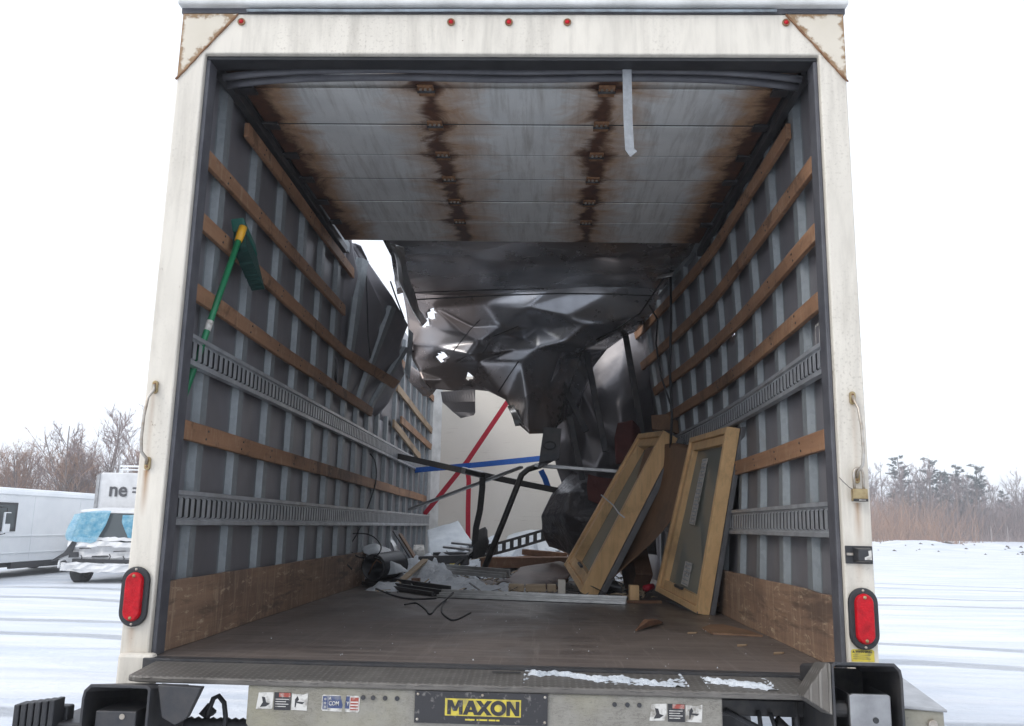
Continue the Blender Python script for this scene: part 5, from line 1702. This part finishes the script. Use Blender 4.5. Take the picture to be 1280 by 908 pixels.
# ---- crumbs of snow and grit scattered on the floor: nobody could count them
m = MB()
for _ in range(80):
    x, y = rnd.uniform(-1.0, 1.1), rnd.uniform(.0, 2.6)
    r = rnd.choice((.0015, .002, .002, .003))
    a = rnd.random() * 3
    m.add([(x + r * math.cos(a), y + r * math.sin(a), 1.1015), (x + r * math.cos(a + 2), y + r * math.sin(a + 2), 1.1015), (x + r * math.cos(a + 4), y + r * math.sin(a + 4), 1.1015), (x, y, 1.1015 + r * 1.3)], [(0, 1, 3), (1, 2, 3), (2, 0, 3), (2, 1, 0)])
tag(m.build('snow_crumbs', 'snow_debris'), 'white crumbs of snow and grit scattered over the dark floor', 'snow', kind='stuff')

# ---- splinters, grit and shreds among the debris: too many and too small to pick apart
m = MB()
rb = random.Random(31)
for _ in range(420):
    x, y = rb.uniform(-1.05, .95), 2.75 + abs(rb.gauss(0, 1.1))
    if y > 6.5 or (x < -.3 and y < 3.0 and rb.random() < .5):
        continue
    L = rb.choice((.02, .03, .05, .09, .14)) * rb.uniform(.6, 1.4)
    a = rb.uniform(0, math.pi)
    z = 1.106 + (.22 * clamp01((y - 3.2) / 2) * rb.random())
    d_ = Vector((math.cos(a) * L, math.sin(a) * L, rb.uniform(-.01, .35 * L + .01)))
    w_ = rb.uniform(.004, .018)
    m.cbeam((x, y, z), Vector((x, y, z)) + d_, w_, rb.uniform(.002, .008))
half = len(m.f) // 12 * 6
a_, b_ = MB(), MB()
nv = half // 6 * 8
a_.v, a_.f = m.v[:nv], m.f[:half]
b_.v, b_.f = m.v[nv:], [tuple(i - nv for i in f_) for f_ in m.f[half:]]
tag(a_.build('small_rubbish', 'pale_wood'), 'pale splinters strewn through the debris in the cargo box', 'rubbish', kind='stuff')
tag(b_.build('small_rubbish', 'dark_steel'), 'dark shreds of metal and plastic strewn through the debris', 'rubbish', kind='stuff')


# ================================================================== VEHICLES IN THE YARD
# ---- step van, side on
VX = -13.1
van = thing('step_van', 'long plain white step van parked side-on in the snow', 'van', (VX - 1.05, 20.5, 0))
prof = [(0, .38), (0, 2.05), (-.02, 2.15), (-.06, 2.21), (-.12, 2.235), (-1.98, 2.235), (-2.04, 2.21), (-2.08, 2.15), (-2.1, 1.95), (-2.1, .38)]
MB().prism([(VX + a, 15.9, z) for a, z in prof], (0, 9.0, 0)).build('body', 'van_white', van, bevel=.02)
MB().hexa([(VX - 2.05, 15.2, .38), (VX - .05, 15.2, .38), (VX - .05, 15.89, .38), (VX - 2.05, 15.89, .38), (VX - 2.0, 15.35, 1.15), (VX - .1, 15.35, 1.15), (VX - .05, 15.89, 1.2), (VX - 2.05, 15.89, 1.2)]).build('hood', 'van_white', van, bevel=.05)
for z, h in ((2.06, .03), (1.02, .035), (.60, .03)):
    MB().box(VX + .002, VX + .03, 15.95, 24.85, z, z + h).build('side_rail', 'van_white', van, bevel=.008)
for y in (19.6, 21.9, 23.4):
    MB().box(VX + .001, VX + .008, y, y + .03, .42, 2.04).build('panel_seam', 'van_white', van)
wn = MB().box(VX + .001, VX + .012, 17.6, 18.75, 1.22, 1.80).build('side_window', 'dark_glass', van)
MB().prism([(VX + .002, 17.5, 1.15), (VX + .002, 18.85, 1.15), (VX + .002, 18.85, 1.86), (VX + .002, 17.5, 1.86)][::1], (.008, 0, 0)).build('window_frame', 'black_rubber', wn)
wn.location.x += .012
mr = MB().box(VX + .16, VX + .22, 18.05, 18.30, 1.12, 1.62).build('mirror', 'van_white', van, bevel=.02)
MB().box(VX + .221, VX + .226, 18.07, 18.28, 1.34, 1.60).build('mirror_glass', 'dark_glass', mr)
MB().tube([(VX, 18.0, 1.75), (VX + .19, 18.15, 1.72), (VX + .19, 18.15, 1.1), (VX, 18.0, 1.05)], .014, 8).build('mirror_arm', 'black_steel', mr, smooth=True)
for y in (16.8, 23.2):
    for dx in (-.16, -1.94):
        wheel(VX + dx, y, .40, .26, van, rim='van_white')
MB().box(VX - 2.0, VX - .1, 16.2, 24.6, .26, .379).build('underbody', 'black_steel', van)
MB().box(VX - .10, VX - .01, 18.9, 22.4, .22, .379).build('sill_guard', 'black_rubber', van)

# ---- crashed box truck, front on
CX, CY = -9.98, 17.45
wt_ = thing('crashed_truck', 'white box truck with crushed cab and blue film over its windscreen', 'truck', (CX, CY + 3, 0))
rows = []
bx = MB().prism([(CX - 1.22, 19.05, .75), (CX + 1.22, 19.05, .75), (CX + 1.22, 19.05, 2.60), (CX + 1.12, 19.05, 2.68), (CX - 1.12, 19.05, 2.68), (CX - 1.22, 19.05, 2.60)], (0, 5.2, 0)).build('cargo_box', 'truck_white', wt_, bevel=.03)
MB().prism([(CX - 1.16, 19.045, 1.7), (CX - 1.24, 19.045, 1.7), (CX - 1.24, 19.045, 2.6), (CX - 1.16, 19.045, 2.66)], (0, -.03, 0)).build('corner_cap', 'silver_bar', bx)
for i in range(4):
    dome((CX - .82 + i * .2, 19.045, 1.74), .025, .03, 8, 3).build('cap_light', 'lettering_grey', bx, smooth=True)
MB().tube([(CX - .80, 19.3, 2.68), (CX - .80, 19.3, 2.86), (CX + .9, 19.3, 2.87), (CX + .9, 19.3, 2.68)], .025, 8).build('roof_rack', 'van_white', wt_, smooth=True)
MB().tube([(CX - .80, 19.3, 2.77), (CX + .9, 19.3, 2.78)], .018, 8).build('rack_bar', 'van_white', wt_, smooth=True)
lettering('ne', .50, (CX - .90, 19.03, 2.235), 'lettering_grey', bx, bold=.012, align='LEFT')
MB().box(CX - .285, CX - .19, 19.028, 19.04, 2.275, 2.315).build('letter_stroke', 'lettering_grey', bx)
MB().box(CX - .285, CX - .19, 19.028, 19.04, 2.175, 2.215).build('letter_stroke', 'lettering_grey', bx)
MB().box(CX - .15, CX - .05, 19.028, 19.04, 2.225, 2.265).build('letter_stroke', 'lettering_grey', bx)
# cab shell, dented
rr = random.Random(5)
m = MB()
cabp = [(-.97, .52, 0), (.97, .52, 0), (.97, .98, .0), (-.97, .98, .0)]
vs_ = []
def jit(a):
    return rr.uniform(-a, a)
rows = []
for (z, yo, w_) in ((.50, .02, .93), (.62, -.05, .95), (.75, .06, .96), (.86, -.02, .95), (.97, .05, .95)):
    rows.append([(CX + w_ * (j / 13 * 2 - 1) + jit(.02), CY + yo + jit(.035), z + jit(.018)) for j in range(14)])
cab = MB().grid(rows).build('crushed_front', 'truck_white', wt_, solid=.03)
MB().prism([(CX - .98, CY + .1, .62), (CX - 1.0, CY + .12, 1.0), (CX - .93, CY + .32, 1.63), (CX - .90, CY + .5, 1.70), (CX - .95, CY + 1.5, 1.72), (CX - 1.0, CY + 1.5, .62)], (.05, 0, 0)).build('cab_side', 'truck_white', wt_, bevel=.01)
MB().prism([(CX + .95, CY + .1, .62), (CX + .95, CY + .12, 1.0), (CX + .88, CY + .32, 1.63), (CX + .85, CY + .5, 1.70), (CX + .90, CY + 1.5, 1.72), (CX + .95, CY + 1.5, .62)], (.05, 0, 0)).build('cab_side', 'truck_white', wt_, bevel=.01)
MB().hexa([(CX - .92, CY + .3, 1.64), (CX + .92, CY + .3, 1.64), (CX + .92, CY + 1.5, 1.72), (CX - .92, CY + 1.5, 1.72), (CX - .9, CY + .34, 1.72), (CX + .9, CY + .34, 1.72), (CX + .9, CY + 1.5, 1.80), (CX - .9, CY + 1.5, 1.80)]).build('cab_roof', 'truck_white', wt_, bevel=.03)
MB().box(CX - .94, CX + .94, CY + 1.4, CY + 1.5, .6, 1.7).build('cab_back', 'dark_steel', wt_)
MB().hexa([(CX - .92, CY + .08, .98), (CX + .92, CY + .08, .98), (CX + .92, CY + .11, .98), (CX - .92, CY + .11, .98), (CX - .88, CY + .30, 1.63), (CX + .88, CY + .30, 1.63), (CX + .88, CY + .33, 1.63), (CX - .88, CY + .33, 1.63)]).build('windscreen', 'dark_glass', wt_)
MB().grid([[(CX + .9 * (j / 15 * 2 - 1), CY + .04 - .02 * rr.random() + .22 * i / 3, .985 + .03 * rr.random() + .06 * i) for j in range(16)] for i in range(4)]).build('torn_cowl', 'truck_white', wt_, solid=.01)
sheet([[(CX - .98, CY + .24, 1.62), (CX - .5, CY + .22, 1.69), (CX - .12, CY + .22, 1.68)], [(CX - 1.02, CY + .1, 1.35), (CX - .55, CY + .08, 1.35), (CX - .15, CY + .1, 1.36)], [(CX - 1.04, CY + .02, 1.1), (CX - .6, CY - .0, 1.05), (CX - .28, CY + .02, 1.0)], [(CX - .98, CY + .0, 1.0), (CX - .6, CY - .02, .96), (CX - .4, CY + .0, .95)]], 26, 22, .05, 15).build('blue_film', 'blue_film', wt_, smooth=True)
sheet([[(CX + .2, CY + .24, 1.63), (CX + .9, CY + .24, 1.62)], [(CX + .22, CY + .16, 1.45), (CX + .5, CY + .14, 1.42)], [(CX + .35, CY + .08, 1.2), (CX + .5, CY + .06, 1.15)], [(CX + .42, CY + .05, 1.06), (CX + .52, CY + .05, 1.05)]], 16, 18, .04, 16).build('blue_film', 'blue_film', wt_, smooth=True)
MB().box(CX + .55, CX + .85, CY + .05, CY + .055, 1.2, 1.36).build('paper_notice', 'sticker_white', wt_)
rows = [[(CX + .97 * (j / 15 * 2 - 1), CY - .22 + jit(.03) + .1 * abs(j / 7.5 - 1) ** 2, z + jit(.012)) for j in range(16)] for z in (.30, .36, .44, .50)]
MB().grid(rows).build('bent_bumper', 'truck_white', wt_, solid=.05)
MB().box(CX - .72, CX + .75, CY - .16, CY - .08, .505, .585).build('grille_shade', 'black_rubber', wt_)  # solid black box for the shade in the opening above the bumper
MB().box(CX - .85, CX + .85, CY + .1, CY + 1.3, .28, .55).build('engine_block', 'black_steel', wt_)
for x0_, x1_, z0_, z1_ in ((-.84, -.62, .60, .74), (.60, .84, .60, .74), (-.30, .10, .62, .67), (.2, .5, .75, .79), (-.62, -.35, .80, .84), (-.2, .15, .86, .885)):
    MB().prism([(CX + x0_, CY - .11, z0_), (CX + x1_, CY - .1, z0_ + .02), (CX + x1_ - .03, CY - .1, z1_), (CX + x0_ + .02, CY - .11, z1_ - .015)], (0, .06, 0)).build('void_shade', 'black_rubber', wt_)  # black pieces painting in the shaded voids of the crushed front
for (x_, z_) in ((-.55, .66), (-.45, .58), (.12, .7), (.45, .66)):
    MB().tube([(CX + x_, CY - .1, z_), (CX + x_ + .06, CY - .16, z_ - .05), (CX + x_ + .02, CY - .14, z_ - .12), (CX + x_ + .12, CY - .1, z_ - .18)], .014, 6).build('torn_wiring', 'black_rubber', wt_, smooth=True)
MB().prism([(CX - .95, CY - .12, .72), (CX - .80, CY - .1, .98), (CX - .72, CY - .05, .95), (CX - .78, CY - .1, .7), (CX - 1.2, CY - .2, .50), (CX - 1.15, CY - .2, .56)], (0, .03, 0)).build('torn_fender', 'black_plastic', wt_)
MB().tube([(CX - .85, CY + .05, .62), (CX - 1.05, CY - .1, .52), (CX - 1.0, CY - .2, .38)], .03, 8).build('bent_bracket', 'truck_white', wt_, smooth=True)
for dx in (-.72, .78):
    wheel(CX + dx, CY + .35, .36, .26, wt_, rim='bright_steel')
for dx in (-.85, .85):
    wheel(CX + dx, CY + 5.0, .36, .40, wt_, rim='bright_steel')
MB().box(CX - .6, CX + .6, CY + .2, CY + 6.5, .42, .74).build('chassis', 'black_steel', wt_)
# a bare wheel leaning beside the cab
lw = thing('spare_wheel', 'loose wheel with pale rim standing between the step van and the crashed truck', 'wheel', (-12.75, 21.6, 0))
w_ = wheel(-12.75, 21.6, .40, .20, lw, name='tyre', rim='van_white')


# ================================================================== TREES
def branchlet(m, p, d, L, r, sides, rg, segs=3, droop=0.0, bend=.25):
    pts = [Vector(p)]
    dirs = Vector(d).normalized()
    for i in range(segs):
        dirs = (dirs + Vector((rg.uniform(-bend, bend), rg.uniform(-bend, bend), rg.uniform(-bend, bend) + droop))).normalized()
        pts.append(pts[-1] + dirs * (L / segs))
    m.tube(pts, [r * (1 - .75 * i / segs) for i in range(segs + 1)], sides, False)
    return pts, dirs


def bare_tree(seed, h, spread, up, n1=16, n2=6, n3=5, forks=1):
    """trunk + limbs in one mesh, fine twigs in another; heights in metres, base at 0"""
    rg = random.Random(seed)
    tm, cm = MB(), MB()
    for f in range(forks):
        lean = Vector((rg.uniform(-.12, .12), rg.uniform(-.12, .12), 1)) if forks == 1 else Vector((rg.uniform(-.28, .28), rg.uniform(-.28, .28), 1))
        tp, _ = branchlet(tm, (0, 0, -.1), lean, h * rg.uniform(.85, 1.0), h * .013, 6, rg, 9, .02, .07)
        for i in range(n1):
            t = rg.uniform(.22, .98)
            k_ = min(int(t * 9), 8)
            p = tp[k_].lerp(tp[k_ + 1], t * 9 - k_)
            a = rg.uniform(0, 2 * math.pi)
            d = Vector((math.cos(a), math.sin(a), up + rg.uniform(0, .8)))
            L = h * spread * (1.15 - t) * rg.uniform(.7, 1.25) + h * .05
            bp, bd = branchlet(tm, p, d, L, h * .006 * (1.2 - t), 4, rg, 4, .05, .22)
            for j in range(n2):
                s_ = rg.uniform(.25, 1)
                k2 = min(int(s_ * 4), 3)
                q = bp[k2].lerp(bp[k2 + 1], s_ * 4 - k2)
                d2 = ((bp[k2 + 1] - bp[k2]).normalized() + Vector((rg.uniform(-.8, .8), rg.uniform(-.8, .8), rg.uniform(-.2, .8)))).normalized()
                L2 = L * rg.uniform(.25, .55)
                sp_, sd2 = branchlet(cm, q, d2, L2, h * .0030, 3, rg, 3, .03, .25)
                for l in range(n3):
                    s3 = rg.randint(1, 3)
                    d3 = (sd2 + Vector((rg.uniform(-.9, .9), rg.uniform(-.9, .9), rg.uniform(-.3, .8)))).normalized()
                    branchlet(cm, sp_[s3], d3, L2 * rg.uniform(.3, .7), h * .0019, 3, rg, 2, 0, .2)
    return tm, cm


def tree_proto(name, tm, cm, bark, twig):
    e = bpy.data.objects.new(name, None)
    e.empty_display_size = .3
    col.objects.link(e)
    tr = tm.build('trunk', bark, e, smooth=True)
    cr_ = cm.build('crown', twig, e)
    cr_['kind'] = 'stuff'
    return e


def pine_tree(seed, h):
    rg = random.Random(seed)
    tm, cm = MB(), MB()
    tp, _ = branchlet(tm, (0, 0, -.1), (rg.uniform(-.04, .04), 0, 1), h, h * .016, 7, rg, 8, .03, .03)
    n = 40
    for i in range(n):
        t = rg.uniform(.30, .99)
        if rg.random() < .2:
            continue
        k_ = min(int(t * 8), 7)
        p = tp[k_].lerp(tp[k_ + 1], t * 8 - k_)
        a = rg.uniform(0, 2 * math.pi)
        L = h * .24 * (1.12 - t) ** .7 * rg.uniform(.55, 1.2) + .12
        bp, bd = branchlet(tm, p, (math.cos(a), math.sin(a), .25), L, h * .0035, 4, rg, 4, .04, .15)
        for c_ in range(int(7 + L * 6)):
            s_ = rg.uniform(.3, 1.05)
            k2 = min(int(s_ * 4), 3)
            q = bp[k2].lerp(bp[k2 + 1], s_ * 4 - k2) + Vector((rg.gauss(0, .12), rg.gauss(0, .12), rg.gauss(.06, .07)))
            for w_ in range(10):
                d = Vector((rg.uniform(-1, 1), rg.uniform(-1, 1), rg.uniform(-.1, 1))).normalized() * rg.uniform(.18, .38)
                s2 = d.orthogonal().normalized() * .045
                s2.rotate(Matrix.Rotation(rg.uniform(0, 6.28), 3, d.normalized()))
                cm.add([q - s2, q + s2, q + d], [(0, 1, 2)])
    return tm, cm


protos = []
for i in range(4):
    protos.append((tree_proto('bare_tree', *bare_tree(100 + i, 10, .34, .6, 16, 6, 5), 'bark_grey', 'twig_grey'), 'bare grey deciduous tree standing tall behind the parked vehicles'))
multi = [tree_proto('bare_tree', *bare_tree(140 + i, 6, .42, .9, 11, 5, 5, 3), 'bark_grey', 'twig_russet') for i in range(3)]
right_bare = [tree_proto('bare_tree', *bare_tree(170 + i, 9, .36, .7, 15, 6, 5), 'bark_grey', 'twig_grey') for i in range(3)]
pines = [tree_proto('pine_tree', *pine_tree(200 + i, 11), 'bark_grey', 'needles') for i in range(3)]
used = set()
tr_rng = random.Random(77)


def plant(proto, x, y, s, label, cat, group):
    o = copy_tree(proto) if proto.name in used else proto
    used.add(proto.name)
    o.location = (x, y, ground_z(x, y) - .05)
    o.rotation_euler = (0, 0, tr_rng.uniform(0, 6.28))
    o.scale = (s, s, s * tr_rng.uniform(.92, 1.08))
    tag(o, label, cat, group)
    return o


# left: a tall grey group behind the vehicles, russet thicket to its left
for (x, y, s) in ((-32.2, 56, .93), (-30.6, 58, .84), (-29.3, 55, .86), (-33.6, 60, .72), (-28.2, 57, .90), (-34.2, 62, .6), (-27.0, 60, .8), (-31.3, 64, .8), (-25.5, 58, .85), (-24.0, 61, .8)):
    plant(protos[tr_rng.randrange(4)][0], x, y, s, 'tall bare grey tree rising behind the parked vehicles', 'tree', 'tall bare trees behind the vehicles')
for i in range(20):
    x = -46 + i * 1.12 + tr_rng.uniform(-.4, .4)
    y = 60 + tr_rng.uniform(-4, 5)
    plant(multi[i % 3], x, y, tr_rng.uniform(.95, 1.3), 'bushy russet bare tree in the thicket behind the step van', 'tree', 'russet thicket trees')
# right: mixed wood beyond the snow bank
ph = ((49.8, 118, .98), (55.2, 122, .98), (54.0, 116, .86), (57.8, 120, .99), (60.2, 119, .97), (59.0, 125, .9), (62.4, 122, .74), (52.6, 124, .85), (65.4, 121, .62), (71.0, 122, .70), (74.5, 118, .8), (78.0, 124, .85))
for i, (x, y, s) in enumerate(ph):
    plant(pines[i % 3], x, y, s, 'dark green pine standing out of the bare wood beyond the snow bank', 'tree', 'pines in the far wood')
for i in range(60):
    x = 43 + i * .66 + tr_rng.uniform(-.5, .5)
    y = 114 + tr_rng.uniform(-3, 12)
    top = 1.0 if x < 61 else max(.55, 1.0 - (x - 61) * .06)
    plant(right_bare[i % 3], x, y, tr_rng.uniform(.85, 1.15) * top, 'bare grey tree in the wood beyond the snow bank', 'tree', 'bare trees in the far wood')


# undergrowth along both edges of the wood
def thicket(x0, x1, y0, y1, n, h, seed, step=0):
    rg = random.Random(seed)
    m = MB()
    for _ in range(n):
        x, y = rg.uniform(x0, x1), rg.uniform(y0, y1)
        z = ground_z(x, y) - .05
        L = h * rg.uniform(.35, 1.0)
        branchlet(m, (x, y, z), (rg.uniform(-.5, .5), rg.uniform(-.5, .5), 1), L, .026, 3, rg, 3, 0, .3)
    return m


tag(thicket(-50, -18, 54, 70, 6500, 4.6, 1).build('undergrowth', 'twig_russet'), 'russet undergrowth filling the edge of the wood behind the vehicles', 'undergrowth', kind='stuff')
tag(thicket(40, 92, 107, 112, 2500, 1.6, 12).build('undergrowth', 'twig_grey'), 'low grey brown shrubs along the fence below the far wood', 'undergrowth', kind='stuff')
tag(thicket(40, 92, 110, 128, 11000, 6.2, 2).build('undergrowth', 'twig_grey'), 'grey brown undergrowth filling the wood beyond the snow bank', 'undergrowth', kind='stuff')
# distant wood that closes the view behind both
tag(thicket(-95, 46, 88, 112, 13000, 6.5, 3).build('far_wood', 'twig_russet'), 'far brown wood closing the view behind and to the left of the truck', 'wood', kind='stuff')
tag(thicket(30, 150, 135, 165, 12000, 9.5, 4).build('far_wood', 'twig_grey'), 'far grey wood closing the view to the right of the truck', 'wood', kind='stuff')
# leaning fence posts at the foot of the right wood
fr_ = random.Random(9)
for i in range(14):
    x = 45.5 + i * 2.0 + fr_.uniform(-.3, .3)
    y = 106 + fr_.uniform(-.5, .5)
    z = ground_z(x, y)
    m = MB().tube([(x, y, z - .2), (x + fr_.uniform(-.08, .08), y, z + 1.5 + fr_.uniform(-.3, .6))], [.05, .04], 6)
    lone('fence_post', m, 'fence_wood', 'thin pale fence post at the foot of the far wood', 'fence post', (x, y, z), 'fence posts along the far wood')
# dark soil clods showing on the ploughed bank
m = MB()
cl = random.Random(4)
for _ in range(70):
    x, y = 33 + cl.gauss(6, 8), 70 + cl.uniform(-4, 5)
    z = ground_z(x, y)
    r = cl.uniform(.05, .22) * (1.6 if cl.random() < .15 else 1)
    pts = [(x + r * cl.uniform(.6, 1.5) * math.cos(a), y + r * .8 * math.sin(a), z - .02) for a in linspace(0, 5.4, 6)]
    m.add(pts + [(x, y, z + r * .6)], [(i, (i + 1) % 6, 6) for i in range(6)])
tag(m.build('soil_clods', 'soil'), 'dark soil clods showing through the ploughed snow bank', 'soil', kind='stuff')

# ================================================================== THE AIR
k = Tree('air')
k.t.nodes.remove(k.b)
pv = k.n('VolumePrincipled')
pv.inputs['Color'].default_value = (0.93, 0.95, 1.0, 1)
pv.inputs['Density'].default_value = 0.0028
pv.inputs['Anisotropy'].default_value = 0.2
k.t.links.new(pv.outputs['Volume'], k.t.nodes['Material Output'].inputs['Volume'])
tag(MB().box(-424, 424, -424, 424, -1.6, 16).build('haze', 'air'), 'pale winter haze over the yard', 'haze', kind='stuff')
